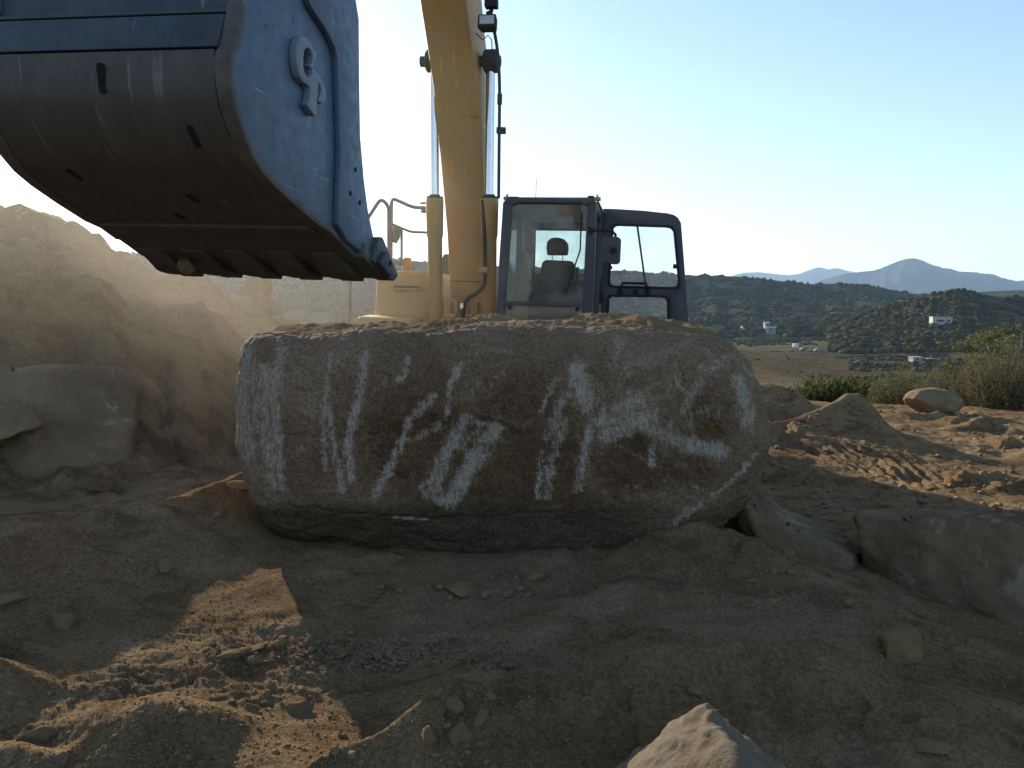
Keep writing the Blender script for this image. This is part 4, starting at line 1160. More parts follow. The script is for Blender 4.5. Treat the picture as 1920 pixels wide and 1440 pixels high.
cab_w = [LU(a, bb, 1.6) for a, bb in ((892, 62), (905, 75), (915, 66), (922, 75), (923, 100))]
MB().tube(cab_w, .006, 6).build('cable', M['black'], wk)

# --- stick, linkage (above the frame, carrying the bucket)
bucket_hinge = E(P(520, -230, 3.15)); stick_top = Vector((5.6, vmid, 6.75))
sd = (bucket_hinge - stick_top).normalized()
MB().bar(stick_top - sd * .9, bucket_hinge, .3, .42, (1, 0, 0)).build('stick', M['yellow'], exc, .03)
MB().tube([stick_top + Vector((-2.2, 0, .75)), stick_top - sd * .85], .09, 16).build('stick_cylinder', M['yellow'], exc)
MB().tube([stick_top + Vector((.25, 0, -.3)), bucket_hinge + Vector((.35, 0, .75))], .08, 16).build('bucket_cylinder', M['yellow'], exc)
MB().bar(bucket_hinge + Vector((.35, 0, .75)), E(P(470, -180, 2.6)), .12, .12).bar(bucket_hinge + Vector((.35, 0, .75)), bucket_hinge + sd * -.5, .12, .12).build('bucket_link', M['dark_metal'], exc, .01)

# --- cab
UF, UB = 1.55, -.12
def fr(px, py): return LU(px, py, UF)
tlc = fr(943, 370); trc = fr(1119, 372); blc = fr(928, 600); brc = fr(1111, 600)
def down(a, b, z):
    t = (z - a.z) / (b.z - a.z); return a.lerp(b, t)
FZ = 1.22
bl = down(tlc, blc, FZ); br = down(trc, brc, FZ)
RZ = (tlc.z + trc.z) / 2
y0t, y1t, y0b, y1b = tlc.y, trc.y, bl.y, br.y
wtl = fr(960, 384); wtr = fr(1101, 385); wbl = fr(947, 564); wbr = fr(1092, 566)
cabo = MB()
dp = .10
def post(a, b, w, d=dp, mb=cabo): mb.bar(a, b, w, d, (1, 0, 0))
# front pillars follow the traced window edge
pw = (wtl.y - tlc.y)
cabo.prism([(UF, tlc.y, tlc.z - .04), (UF, wtl.y, wtl.z), (UF, down(wtl, wbl, FZ).y, FZ), (UF, bl.y, FZ)], (-dp, 0, 0))
cabo.prism([(UF, wtr.y, wtr.z), (UF, trc.y, trc.z - .03), (UF, br.y, FZ), (UF, down(wtr, wbr, FZ).y, FZ)], (-dp, 0, 0))
cabo.prism([(UF + .003, tlc.y + .04, tlc.z), (UF + .003, trc.y - .03, trc.z), (UF + .003, trc.y - .005, trc.z - .035), (UF + .003, wtr.y, wtr.z - .005), (UF + .003, wtr.y - .05, wtr.z + .02), (UF + .003, wtl.y + .05, wtl.z + .02), (UF + .003, wtl.y, wtl.z - .01), (UF + .003, tlc.y + .002, tlc.z - .05)], (-dp - .05, 0, 0))
# rear posts, sills, roof rails
RB = RZ - .03
cabo.box(UB, UB + .1, y0t, y0t + .10, FZ, RB).box(UB, UB + .1, y1t - .10, y1t, FZ, RB)
cabo.box(.60, .70, y1t - .075, y1t - .002, FZ, RB)                      # door post
cabo.box(.66, .74, y0t + .002, y0t + .07, 1.9, RB)                      # right side post
cabo.box(UB + .1, UF - dp, y0t + .003, y0t + .07, RZ - .12, RZ - .02).box(UB + .1, UF - dp, y1t - .07, y1t - .003, RZ - .12, RZ - .02)
cabo.box(UB + .1, UF - .05, y0b + .02, y0b + .09, FZ - .02, FZ + .14).box(UB + .1, .6, y1t - .07, y1t - .004, FZ, 1.95)
zwt = LU(1050, 433, UB).z; zwb = LU(1050, 513, UB).z
cabo.box(UB + .003, UB + .07, y0t + .1, y1t - .1, FZ, zwb).box(UB + .003, UB + .07, y0t + .1, y1t - .1, zwt, RB - .01)
cab = cabo.build('cab', M['cab_paint'], exc, .012)
MB().hexa([(UB - .01, y0t - .005, RZ - .025), (UF - .02, y0t + .01, RZ - .022), (UF - .02, y1t - .01, RZ - .022), (UB - .01, y1t + .005, RZ - .025), (UB + .05, y0t + .08, RZ + .035), (UF - .10, y0t + .08, RZ + .022), (UF - .10, y1t - .08, RZ + .022), (UB + .05, y1t - .08, RZ + .035)]).build('roof', M['cab_paint'], cab, .015)
MB().box(UB + .08, UF - .16, y0t + .075, y1t - .075, RZ - .075, RZ - .03).build('headliner', M['lining'], cab)
MB().box(UB + .1, UF - .1, y0b + .1, y1b - .1, FZ - .06, FZ).build('floor', M['black'], cab)
MB().box(UF - .012, UF + .012, wbl.y - .02, wbr.y + .02, wbl.z - .045, wbl.z).build('window_bar', M['cab_paint'], cab, .005)
MB().prism([(UF - .03, wtl.y - .01, wtl.z + .01), (UF - .03, wtr.y + .01, wtr.z + .01), (UF - .03, wbr.y + .01, wbr.z - .02), (UF - .03, wbl.y - .01, wbl.z - .02)], (-.008, 0, 0)).build('windscreen', M['glass'], cab)
lb, rb_ = down(wtl, wbl, FZ), down(wtr, wbr, FZ)
low = MB().prism([(UF - .03, wbl.y - .01, wbl.z - .03), (UF - .03, wbr.y + .01, wbr.z - .03), (UF - .03, rb_.y, FZ + .05), (UF - .03, lb.y, FZ + .05)], (-.008, 0, 0)).build('lower_window', M['glass'], cab)
for px, py in ((955, 576), (1082, 580)):
    q = fr(px, py); MB().tube([(UF - .035, q.y, q.z), (UF - .005, q.y, q.z)], .022, 16).build('window_stop', M['black'], cab)
MB().box(UB + .03, UB + .036, y0t + .1, y1t - .1, zwb, zwt).build('rear_window', M['door_glass'], cab)
MB().box(UB + .072, UB + .10, y0t + .1, y1t - .1, zwt + .01, RZ - .08).box(UB + .072, UB + .10, y0t + .1, y1t - .1, 1.5, zwb - .01).build('rear_trim', M['lining'], cab, .006)
MB().box(.74, UF - dp, y0t + .03, y0t + .038, 1.36, RZ - .12).box(UB + .1, .66, y0t + .03, y0t + .038, 1.9, RZ - .12).build('side_window', M['glass'], cab)
wp_ = [Vector((UF + .012, fr(1060, 552).y, fr(1060, 552).z)), Vector((UF + .02, fr(1088, 470).y, fr(1088, 470).z)), Vector((UF + .015, fr(1091, 400).y, fr(1091, 400).z))]
MB().tube(wp_, .008, 6).build('wiper', M['black'], cab)
# roof fittings
for px, py in ((951, 362), (1120, 361)):
    q = LU(px, py, UF - .1)
    MB().tube([(q.x, q.y, RZ - .01), (q.x, q.y, RZ + .05)], .012, 8).box(q.x - .05, q.x + .05, q.y - .03, q.y + .035, RZ - .01, RZ + .02).build('lifting_lug', M['yellow'], cab, .004)
q = LU(1108, 366, UF - .1); MB().tube([(q.x, q.y - .03, RZ + .015), (q.x, q.y + .03, RZ + .015)], .022, 10).build('roof_hinge', M['black'], cab)
q = LU(962, 366, UF - .1); MB().tube([(q.x, q.y - .05, RZ + .01), (q.x, q.y + .06, RZ + .008)], .018, 10).build('roof_hinge', M['black'], cab)
q = LU(1006, 335, .2); MB().tube([(q.x, q.y, RZ), (q.x, q.y - .003, q.z)], [.006, .0035], 6).build('antenna', M['black'], cab)
MB().box(UB + .2, UF - .15, y1t - .012, y1t + .012, RZ - .03, RZ - .008).build('drip_rail', M['trim'], cab, .003)
# inner trim: rear corner panel, console, seat
q0 = LU(980, 420, .05); q1 = LU(1001, 420, .05)
MB().box(-.01, .12, q0.y, q1.y, 1.4, RZ - .08).build('corner_trim', M['trim'], cab, .01)
q0 = LU(958, 470, .35); q1 = LU(985, 466, .35)
MB().prism([(.2, q0.y, 1.3), (.2, q0.y, q0.z - .12), (.2, q0.y + .04, q0.z - .02), (.2, q1.y - .03, q1.z), (.2, q1.y + .03, q1.z - .06), (.2, q1.y + .10, q1.z - .42), (.2, q1.y + .06, 1.3)], (.3, 0, 0)).build('control_console', M['trim'], cab, .02)
seat = None
sb = [LU(a, bb, .25) for a, bb in ((1008, 548), (1011, 520), (1016, 492), (1022, 487), (1072, 489), (1077, 497), (1078, 520), (1082, 548))]
seat = MB().prism([(p.x, p.y, p.z) for p in sb], (-.13, 0, 0)).build('seat', M['seat'], exc, .03, 3)
MB().box(.15, .72, sb[0].y - .02, sb[-1].y + .02, sb[0].z - .16, sb[0].z - .02).build('cushion', M['seat'], seat, .04, 3)
MB().box(.2, .6, sb[0].y + .05, sb[-1].y - .05, FZ - .02, sb[0].z - .15).build('pedestal', M['black'], seat, .02)
hr_ = [LU(a, bb, .24) for a, bb in ((1026, 478), (1024, 465), (1026, 452), (1034, 446), (1046, 445), (1057, 448), (1064, 456), (1065, 468), (1063, 478))]
MB().prism([(p.x, p.y, p.z) for p in hr_], (-.10, 0, 0)).build('headrest', M['seat'], seat, .02, 3)
for px in (1036, 1055):
    MB().tube([LU(px, 476, .19), LU(px, 490, .19)], .007, 8).build('headrest_post', M['chrome'], seat)
for sgn, px in ((-1, 1004), (1, 1086)):
    q = LU(px, 530, .3); MB().box(.15, .5, q.y - .045, q.y + .045, q.z - .04, q.z + .02).tube([(.52, q.y, q.z - .02), (.56, q.y, q.z + .16)], [.014, .02], 8).build('armrest', M['black'], seat, .01)
# mirror on the left front pillar
ma = [fr(1105, 431), LU(1125, 432, UF + .05), LU(1148, 433, UF + .08), LU(1154, 440, UF + .08), LU(1154, 452, UF + .08)]
MB().tube(ma, .014, 10).tube([fr(1108, 426), fr(1106, 440)], .022, 8).build('mirror_arm', M['black'], exc)
mp = [LU(a, bb, UF + .06) for a, bb in ((1128, 448), (1133, 443), (1160, 445), (1165, 450), (1163, 492), (1158, 496), (1132, 495), (1127, 488))]
mm = MB().prism(mp, (.055, 0, 0)).build('door_mirror', M['cab_paint'], exc, .012, 3)
mc = sum(mp, Vector()) / len(mp)
MB().prism([mc + (p - mc) * .9 + Vector((-.004, 0, 0)) for p in mp], (-.004, 0, 0)).build('mirror_glass', M['mirror'], mm)
q = LU(1150, 470, UF + .125); MB().tube([(q.x - .02, q.y, q.z), (q.x + .006, q.y, q.z)], .035, 12).build('mirror_knuckle', M['black'], mm)
q = LU(1146, 499, UF + .09); MB().tube([q, q + Vector((0, 0, -.03))], .012, 8).build('mirror_bolt', M['black'], mm)

# --- open door, standing square to the cab side
UD = .55
def dr(px, py): return LU(px, py, UD)
dout = [dr(a, b) for a, b in ((1131, 391), (1160, 392), (1208, 395), (1253, 400), (1264, 403), (1272, 409), (1277, 418), (1282, 480), (1291, 607), (1296, 705), (1123, 705), (1126, 560))]
w1 = [dr(a, b) for a, b in ((1150, 428), (1154, 424), (1160, 423), (1250, 426), (1258, 428), (1263, 434), (1272, 530), (1269, 538), (1263, 539), (1150, 536), (1144, 533), (1143, 526))]
w2 = [dr(a, b) for a, b in ((1142, 560), (1146, 556), (1240, 557), (1248, 559), (1251, 565), (1253, 660), (1250, 668), (1140, 668), (1138, 660))]
door = MB().prism(dout, (-.06, 0, 0), [w1, w2]).build('cab_door', M['cab_paint'], exc, .008)
def frame_ring(loop, grow, uo, dep, name, mat):
    c = sum(loop, Vector()) / len(loop)
    o = [c + (p - c) * (1 + grow) + Vector((uo, 0, 0)) for p in loop]; i = [c + (p - c) * .985 + Vector((uo, 0, 0)) for p in loop]
    return MB().prism(o, (dep, 0, 0), [i]).build(name, mat, door)
frame_ring(w1, .06, .002, .012, 'window_seal', M['black']); frame_ring(w2, .07, .002, .012, 'window_seal', M['black'])
def scale_loop(loop, s, uo):
    c = sum(loop, Vector()) / len(loop); return [c + (p - c) * s + Vector((uo, 0, 0)) for p in loop]
MB().prism(scale_loop(w1, 1.01, -.03), (-.006, 0, 0)).build('door_window', M['door_glass'], door)
MB().prism(scale_loop(w2, 1.01, -.03), (-.006, 0, 0)).build('door_window', M['door_glass'], door)
MB().bar(dr(1195, 424) + Vector((-.02, 0, 0)), dr(1211, 538) + Vector((-.02, 0, 0)), .022, .03, (1, 0, 0)).build('window_divider', M['cab_paint'], door)
hb = [dr(a, b) for a, b in ((1163, 545), (1167, 531), (1212, 532), (1216, 545))]
hbo = [Vector((p.x + (.01 if i in (0, 3) else .08), p.y, p.z)) for i, p in enumerate(hb)]
MB().tube(hbo, .014, 10).build('grab_handle', M['black'], door)
for px in (1163, 1214, 1192):
    q = dr(px, 546); MB().box(q.x - .005, q.x + .03, q.y - .028, q.y + .028, q.z - .035, q.z + .02).build('handle_mount', M['black'], door, .006)
q = dr(1267, 500); MB().box(q.x - .02, q.x + .04, q.y - .03, q.y + .02, q.z - .02, q.z + .025).build('latch', M['black'], door, .006)
q = dr(1268, 570); MB().prism([dr(1257, 556), dr(1272, 544), dr(1281, 548), dr(1287, 640), dr(1258, 640)], (.025, 0, 0)).build('door_panel', M['cab_paint'], door, .008)
for py in (420, 560):
    q = dr(1128, py); MB().tube([(q.x, q.y, q.z - .05), (q.x, q.y, q.z + .05)], .022, 10).box(q.x - .015, q.x + .015, q.y - .06, q.y, q.z - .03, q.z + .03).build('door_hinge', M['black'], door)

# --- bucket, traced on the plane of its right cheek
YB = R(10.6); RBk = R(2.0)
WV = np.array([math.cos(YB), -math.sin(YB), -math.tan(RBk)]); WV /= np.linalg.norm(WV)
LIP = P(712, 522, 3.3)
def BP(px, py, off=0.0):
    return on_plane(px, py, LIP, WV) + WV * off
def EB(l): return [tuple(E(p)) for p in l]
back_px = [(560, -330), (500, -270), (468, -150), (452, 0), (448, 30), (443, 59), (437, 86), (430, 97), (428, 119), (431, 158), (439, 205), (453, 246), (470, 288), (490, 320), (515, 348), (554, 384), (594, 418), (617, 432), (641, 455), (669, 483), (690, 500)]
front_px = [(697, 470), (691, 443), (681, 396), (673, 336), (666, 257), (664, 158), (663, 36), (657, 0), (640, -90), (620, -220), (600, -330)]
# width from the left end of the lip in the photograph
best = min(np.linspace(.6, 1.8, 600), key=lambda w: abs(to_px(BP(690, 500) - WV * w)[0] - 283))
BW = float(best)
_bd = np.cross(WV, np.array([0, 0, 1.])); _bd /= np.linalg.norm(_bd)
if _bd[1] > 0: _bd = -_bd                      # towards the heel of the bucket
_heel = BP(470, 288); _wh = float(min(np.linspace(.4, 1.8, 700), key=lambda w: abs(to_px(_heel - WV * w)[0] - 4)))
_sh = float(np.dot(_heel - BP(690, 500), _bd))
def wid(p):
    """the bucket narrows from the lip to the heel"""
    return BW + (_wh - BW) * float(np.clip(np.dot(np.asarray(p) - BP(690, 500), _bd) / _sh, -.2, 1.4))
TK = .035
def wvec(l): return EI.to_3x3() @ Vector(tuple(WV * l))
cheek = [BP(*q) for q in back_px + front_px]
bucket_shell = MB()
# shell: the back sheet swept between the cheeks, inset a little
shell_px = [(a + 4, b - 2) for a, b in back_px]
outer = [BP(a, b) for a, b in back_px]
ctr = np.mean(cheek, 0)
def inset(p, d):
    q = ctr - p; return p + q / np.linalg.norm(q) * d
so = [inset(p, .018) for p in outer]; si = [inset(p, .05) for p in outer]
def sweep(mb, lo, li, c0, c1):
    n = len(lo); V = []
    for c in (c0, c1):
        f_ = (lambda p: c) if c is c0 else (lambda p: wid(p) - (BW - c))
        V += [E(p - WV * f_(p)) for p in lo] + [E(p - WV * f_(p)) for p in li]
    F = []
    for i in range(n - 1):
        F += [(i, i + 1, 2 * n + i + 1, 2 * n + i), (n + i + 1, n + i, 3 * n + i, 3 * n + i + 1)]
        F += [(i, n + i, n + i + 1, i + 1), (2 * n + i + 1, 3 * n + i + 1, 3 * n + i, 2 * n + i)]
    F += [(0, 2 * n, 3 * n, n), (n - 1, 2 * n - 1, 4 * n - 1, 3 * n - 1)]
    mb.add(V, F)
sweep(bucket_shell, so, si, TK * .5, BW - TK * .5)
bucket = bucket_shell.build('bucket', M['blue_dark'], exc)
# cheeks
MB().prism(EB(cheek), wvec(-TK)).build('side_plate', M['blue'], bucket, .006)
MB().prism(EB([p - WV * (wid(p) - TK) for p in cheek]), wvec(-TK)).build('side_plate', M['blue'], bucket, .006)
# rough ground edge strip along the right cheek
def strip_on(px_list, width, off, th, mat, name, side=0.0):
    pts = [BP(*q) for q in px_list]; inn = [inset(p, width) for p in pts]
    pts = [inset(p, -.004) for p in pts]
    poly = [p + WV * off for p in pts] + [p + WV * off for p in reversed(inn)]
    MB().prism(EB([p - WV * side for p in poly]), wvec(th)).build(name, mat, bucket, .002)
edge_px = [(452, 2), (448, 30), (443, 59), (437, 86), (429.5, 97), (427.5, 119), (430.5, 158), (438.5, 205), (452.5, 246), (469.5, 289), (489.5, 321), (514.5, 349), (553.5, 385), (593.5, 419), (616.5, 433), (640, 456)]
strip_on(edge_px, .024, -TK - .003, TK + .008, M['rust_edge'], 'worn_edge')
_lp = [inset(BP(*q), -.004) for q in edge_px]; _li = [inset(BP(*q), .024) for q in edge_px]
MB().prism(EB([p_ - WV * (wid(p_) + .004) for p_ in _lp] + [p_ - WV * (wid(p_) + .004) for p_ in reversed(_li)]), wvec(TK + .008)).build('worn_edge', M['rust_edge'], bucket)
_w0, _w1 = BP(452, 16), BP(450, 24)
wb = MB(); sweep(wb, [inset(_w0, -.004), inset(_w1, -.008)], [inset(_w0, .02), inset(_w1, .02)], TK + .004, BW - TK - .004); wb.build('weld_bead', M['tooth'], bucket)
# doubler plate along the mouth, with the curved pocket edge
dbl = [(566, -60), (566, 0), (572, 14), (585, 34), (597, 52), (607, 70), (616, 88), (621, 108), (623, 150), (625, 220), (627, 272), (627, 300), (625, 345), (623, 420), (640, 450), (675, 478), (695, 470), (690, 443), (680, 396), (672, 336), (665, 257), (663, 158), (662, 36), (656, 0), (645, -60)]
MB().prism(EB([BP(*q) + WV * .001 for q in dbl]), wvec(.022)).build('doubler_plate', M['blue'], bucket, .004)
for px, py in ((655, 318), (645, 362), (663, 380)):
    p = BP(px, py); a = E(p + WV * .015); b = E(p + WV * .0255)
    MB().tube([a, b], .009, 12).build('bolt_hole', M['pit'], bucket)
# raised emblem
S5 = 5.053
emb_o = [(865, 345), (905, 355), (945, 400), (970, 448), (990, 480), (1008, 490), (1004, 560), (986, 585), (986, 625), (962, 640), (990, 665), (1030, 715), (1070, 780), (1095, 860), (1101, 930), (1087, 970), (1060, 985), (1030, 968), (1022, 938), (1046, 905), (1055, 865), (1048, 815), (1036, 785), (1026, 800), (1020, 900), (1012, 950), (1006, 1095), (990, 1104), (912, 988), (936, 966), (946, 880), (944, 828), (920, 800), (880, 780), (842, 720), (818, 620), (810, 520), (816, 430), (835, 370)]
emb_h = [(915, 450), (948, 470), (966, 530), (968, 585), (955, 612), (935, 622), (962, 655), (964, 700), (944, 735), (920, 733), (896, 700), (880, 640), (878, 560), (888, 480)]
cv = lambda l: EB([BP(380 + a / S5, b / S5) + WV * .002 for a, b in l])
M['emblem'] = metal_mat('emblem_paint', (0.19, 0.24, 0.29), (0.155, 0.20, 0.25), (0.10, 0.09, 0.08), .55, 0, .5, 4.0)
MB().prism(cv(emb_o), wvec(.024), [cv(emb_h)]).build('emblem', M['emblem'], bucket, .002)
# wear plate over the heel, heel bars, lip
def idx_pts(i0, i1, d): return [inset(outer[i], d) for i in range(i0, i1)]
wp = MB(); lo = [inset(p, -.004) for p in outer[8:18]]; li = [inset(p, .016) for p in outer[8:18]]
lo[0] = inset(BP(430, 92), -.004); li[0] = inset(BP(430, 92), .016)
sweep(wp, lo, li, TK + .006, BW - TK - .006); wp.build('wear_plate', M['wear'], bucket)
wb = MB(); a0, a1 = BP(449, 26), BP(436, 88)
lo = [inset(a0, -.006), inset(a1, -.010)]; li = [inset(a0, .017), inset(a1, .017)]
sweep(wb, lo, li, TK + .004, BW - TK - .004); wb.build('heel_bar', M['blue_dark'], bucket, .004)
wb = MB(); a0, a1, a2 = BP(600, 424), BP(617, 433), BP(630, 445)
lo = [inset(a0, -.012), inset(a1, -.016), inset(a2, -.010)]; li = [inset(p, .016) for p in (a0, a1, a2)]
sweep(wb, lo, li, TK + .004, BW - TK - .004); wb.build('heel_bar', M['tooth'], bucket, .003)
lp = MB(); a0, a1, a2 = BP(628, 444), BP(668, 482), BP(690, 500)
lo = [inset(a0, -.004), inset(a1, -.006), inset(a2, -.004)]; li = [inset(p, .028) for p in (a0, a1, a2)]
sweep(lp, lo, li, .004, BW - .004); lp.build('cutting_lip', M['tooth'], bucket, .004)
# slots in the wear plate: where the sight line meets the swept back sheet
def on_back(px, py):
    r = ray(px, py); c0 = np.array([0, 0, EYE]); bestp = None
    for i in range(6, 17):
        p, q = inset(outer[i], -.004), inset(outer[i + 1], -.004)
        n = np.cross(q - p, WV); n /= np.linalg.norm(n)
        t = np.dot(p - c0, n) / np.dot(r, n); x = c0 + r * t
        tt = np.dot(x - p - WV * np.dot(x - p, WV), q - p) / np.dot(q - p, q - p)
        if -.02 <= tt <= 1.02:
            if np.dot(n, r) > 0: n = -n
            return x, (q - p) / np.linalg.norm(q - p), n
    return None
for px, py, L in ((190, 147, .058), (364, 257, .05), (140, 328, .045), (362, 372, .045), (337, 405, .04)):
    h = on_back(px, py)
    if h:
        x, tdir, n = h; ang = np.linspace(0, 2 * math.pi, 24, endpoint=False); w = .0105
        tl_ = tdir if abs(px - 364) > 3 else tdir
        ring_ = [x + n * .0012 + tl_ * (math.cos(a) * w + (L / 2 if math.cos(a) > 0 else -L / 2)) + WV * (math.sin(a) * w) for a in ang]
        MB().prism(EB(ring_), EI.to_3x3() @ Vector(tuple(n * -.006))).build('wear_slot', M['pit'], bucket)
# teeth: rounded adapter noses under the lip, flat teeth running on to the tips
tip_r = BP(712, 524); lip_r = BP(676, 488)
tdir = tip_r - lip_r; TL = np.linalg.norm(tdir); tdir /= TL
nrm_ = np.cross(tdir, WV); nrm_ /= np.linalg.norm(nrm_)
if nrm_[2] > 0: nrm_ = -nrm_
nt = 5
for k in range(nt):
    c = BW * (k + .62) / (nt + .25) if True else 0
    cpt = lip_r - WV * (BW - c)
    hw = .062
    ad = MB(); prof = []
    for a in np.linspace(0, math.pi, 9): prof.append((-.02 + .0 - .06 * 0 + .055 * math.sin(a), hw * math.cos(a)))
    top = [cpt + tdir * (.05 + .06 * math.sin(a)) - WV * (hw * math.cos(a)) + nrm_ * .045 for a in np.linspace(0, math.pi, 11)]
    base_ = [cpt + tdir * -.10 + WV * hw * .8 + nrm_ * .012, cpt + tdir * -.10 - WV * hw * .8 + nrm_ * .012]
    V = [tuple(E(p)) for p in base_ + top]; off = EI.to_3x3() @ Vector(tuple(-nrm_ * .07))
    ad.add(V + [tuple(Vector(p) + off) for p in V], [tuple(range(len(V))), tuple(reversed(range(len(V), 2 * len(V))))] + [(i, (i + 1) % len(V), len(V) + (i + 1) % len(V), len(V) + i) for i in range(len(V))])
    ad.build('tooth_adapter', M['tooth'], bucket, .010, 3)
    t0 = cpt + tdir * .02; t1 = cpt + tdir * (TL * 1.0); hw2 = .048
    q = [t0 + WV * hw + nrm_ * .03, t0 - WV * hw + nrm_ * .03, t0 - WV * hw - nrm_ * .04, t0 + WV * hw - nrm_ * .04,
         t1 + WV * hw2 + nrm_ * .012, t1 - WV * hw2 + nrm_ * .012, t1 - WV * hw2 - nrm_ * .012, t1 + WV * hw2 - nrm_ * .012]
    MB().hexa(EB(q)).build('tooth', M['tooth'], bucket, .006)
# lip shrouds between the teeth, and the side cutter on the right corner
for k in range(nt):
    c = BW * (k + .62) / (nt + .25) + BW / (nt + .25) / 2; cpt = lip_r - WV * (BW - c); hw = .055
    q = [cpt - tdir * .06 + WV * hw + nrm_ * .008, cpt - tdir * .06 - WV * hw + nrm_ * .008, cpt - tdir * .06 - WV * hw - nrm_ * .05, cpt - tdir * .06 + WV * hw - nrm_ * .05,
         cpt + tdir * TL * .93 + WV * hw + nrm_ * .004, cpt + tdir * TL * .93 - WV * hw + nrm_ * .004, cpt + tdir * TL * .93 - WV * hw - nrm_ * .016, cpt + tdir * TL * .93 + WV * hw - nrm_ * .016]
    MB().hexa(EB(q)).build('lip_shroud', M['tooth'], bucket, .006)
cut = [(690, 444), (698, 444), (727, 512), (727, 519), (720, 526), (706, 520), (690, 500), (678, 488)]
MB().prism(EB([BP(*q) - WV * .03 for q in cut]), wvec(.075)).build('side_cutter', M['tooth'], bucket, .006)
MB().prism(EB([BP(*q) + WV * .045 for q in [(684, 492), (697, 470), (712, 516), (704, 519)]]), wvec(.02)).build('cutter_cap', M['blue_dark'], bucket, .006)
MB().prism(EB([BP(*q) - WV * (BW - .005) for q in cut]), wvec(.05)).build('side_cutter', M['tooth'], bucket, .006)
p = BP(702, 493) + WV * .062; MB().tube([E(p), E(p + WV * .006)], .011, 12).build('bolt_hole', M['pit'], bucket)
# hinge ears above the frame
for c in (.3, .7):
    pts = [BP(460, -120), BP(560, -330), BP(600, -330), BP(560, -100)]
    pts = [p - WV * BW * c for p in pts]
    MB().prism(EB(pts), wvec(.04)).build('hinge_ear', M['blue_dark'], bucket, .006)
# a stone caught between two teeth
x = lip_r - WV * (BW * .735) + nrm_ * .055 - tdir * .045
v, f = rock_shape(901, (.042, .04, .036), 3, 9, .68, .12, 1.8)
o = add_obj('stone', mesh_np('stone', v, f), M['tan_stone']); o.location = tuple(x)
tag(o, 'brown stone stuck between the teeth of the blue bucket', 'stone')
# ------------------------------------------------------------------ hills and mountains across the valley
def hill_mat(name, c1, c2, c3, rockc, sc, rock=.55):
    t = NT(name)
    a = t.noise(sc, 7, .65, .3); b = t.noise(sc * 5, 6, .7, off=4); c = t.noise(sc * 2.2, 6, .7, .6, off=9)
    col = t.ramp(a, [(0.3, c1), (0.5, c2), (0.7, c3)])
    col = t.mix(t.ramp(b, [(0.4, 0.0), (0.68, 0.75)]), col, c1)
    col = t.mix(t.ramp(c, [(0.60, 0.0), (0.68, rock)]), col, rockc)
    n = t.bump(b, 1.0, 1.2 / (sc * 40))
    return t.done(col, 0.95, n, spec=0.0)

def ridge(name, crest, d, front, back, zfoot, mat, seed, ncol=260, nrow=60, amp=.06, dvar=0.0):
    cr = np.array(crest, float); px = np.linspace(cr[0, 0], cr[-1, 0], ncol)
    py = np.interp(px, cr[:, 0], cr[:, 1])
    # soften the polyline, then roughen it again
    k = np.array([1, 2, 3, 2, 1.]); k /= k.sum(); pyp = np.pad(py, 2, 'edge'); py = np.convolve(pyp, k, 'valid') + .9 * fbm2(px / 9 + seed, px * 0 + seed, 4, seed + 60)
    dd = d * (1 + dvar * np.sin(np.linspace(0, 5, ncol) + seed))
    C = np.array([P(a, b, q) for a, b, q in zip(px, py, dd)])
    rad = C[:, :2] / np.linalg.norm(C[:, :2], axis=1)[:, None]
    T = np.r_[-np.geomspace(1, .012, nrow), [0.0], np.geomspace(.02, 1, nrow // 2)]
    V = []
    for t in T:
        w = front if t < 0 else back
        s = abs(t)
        prof = (1 - s) ** 1.15 * (1 - .35 * math.sin(math.pi * min(s * 1.2, 1)) * .5)
        xy = C[:, :2] + rad * (t * w)
        H = C[:, 2] - zfoot
        n1 = fbm2(xy[:, 0] / (front * .45) + seed, xy[:, 1] / (front * .45), 5, seed)
        # spurs and gullies run down the face
        spur = np.abs(noise2(px / 46 + .3 * n1 + seed * 3, np.full_like(px, t * .8), seed + 5))
        z = zfoot + H * (prof + (amp * n1 * 2.2 - .45 * amp * 4 * (spur - .25)) * min(1, s * 5) * (1 - s) ** .5)
        V.append(np.c_[xy, z])
    V = np.array(V); nr = len(T); v = V.reshape(-1, 3)
    i = np.arange(nr - 1)[:, None] * ncol; j = np.arange(ncol - 1)[None, :]
    q = np.stack([i + j, i + j + 1, i + ncol + j + 1, i + ncol + j], -1).reshape(-1, 4)
    o = add_obj(name, mesh_np(name, v, q), mat); tag(o, kind='structure')
    return V, o

M['mtn'] = hill_mat('mountain', (0.022, 0.026, 0.015), (0.036, 0.038, 0.023), (0.06, 0.055, 0.04), (0.15, 0.13, 0.11), .0035, .45)
M['hill'] = hill_mat('hill', (0.028, 0.034, 0.016), (0.055, 0.055, 0.028), (0.10, 0.085, 0.05), (0.24, 0.20, 0.16), .022, .6)
M['knoll'] = hill_mat('knoll', (0.045, 0.045, 0.022), (0.08, 0.075, 0.038), (0.14, 0.12, 0.065), (0.22, 0.18, 0.12), .05, .4)
ridge('mountain', [(1130, 524), (1195, 517), (1232, 513), (1250, 508), (1268, 514), (1330, 520), (1372, 517), (1395, 511), (1422, 510), (1450, 513), (1478, 516), (1500, 513), (1515, 507), (1532, 501), (1545, 503), (1556, 505), (1570, 502), (1586, 507), (1610, 512), (1680, 520), (1760, 525)], 8600, 2200, 1200, -14, M['mtn'], 3, 360, 60, .10)
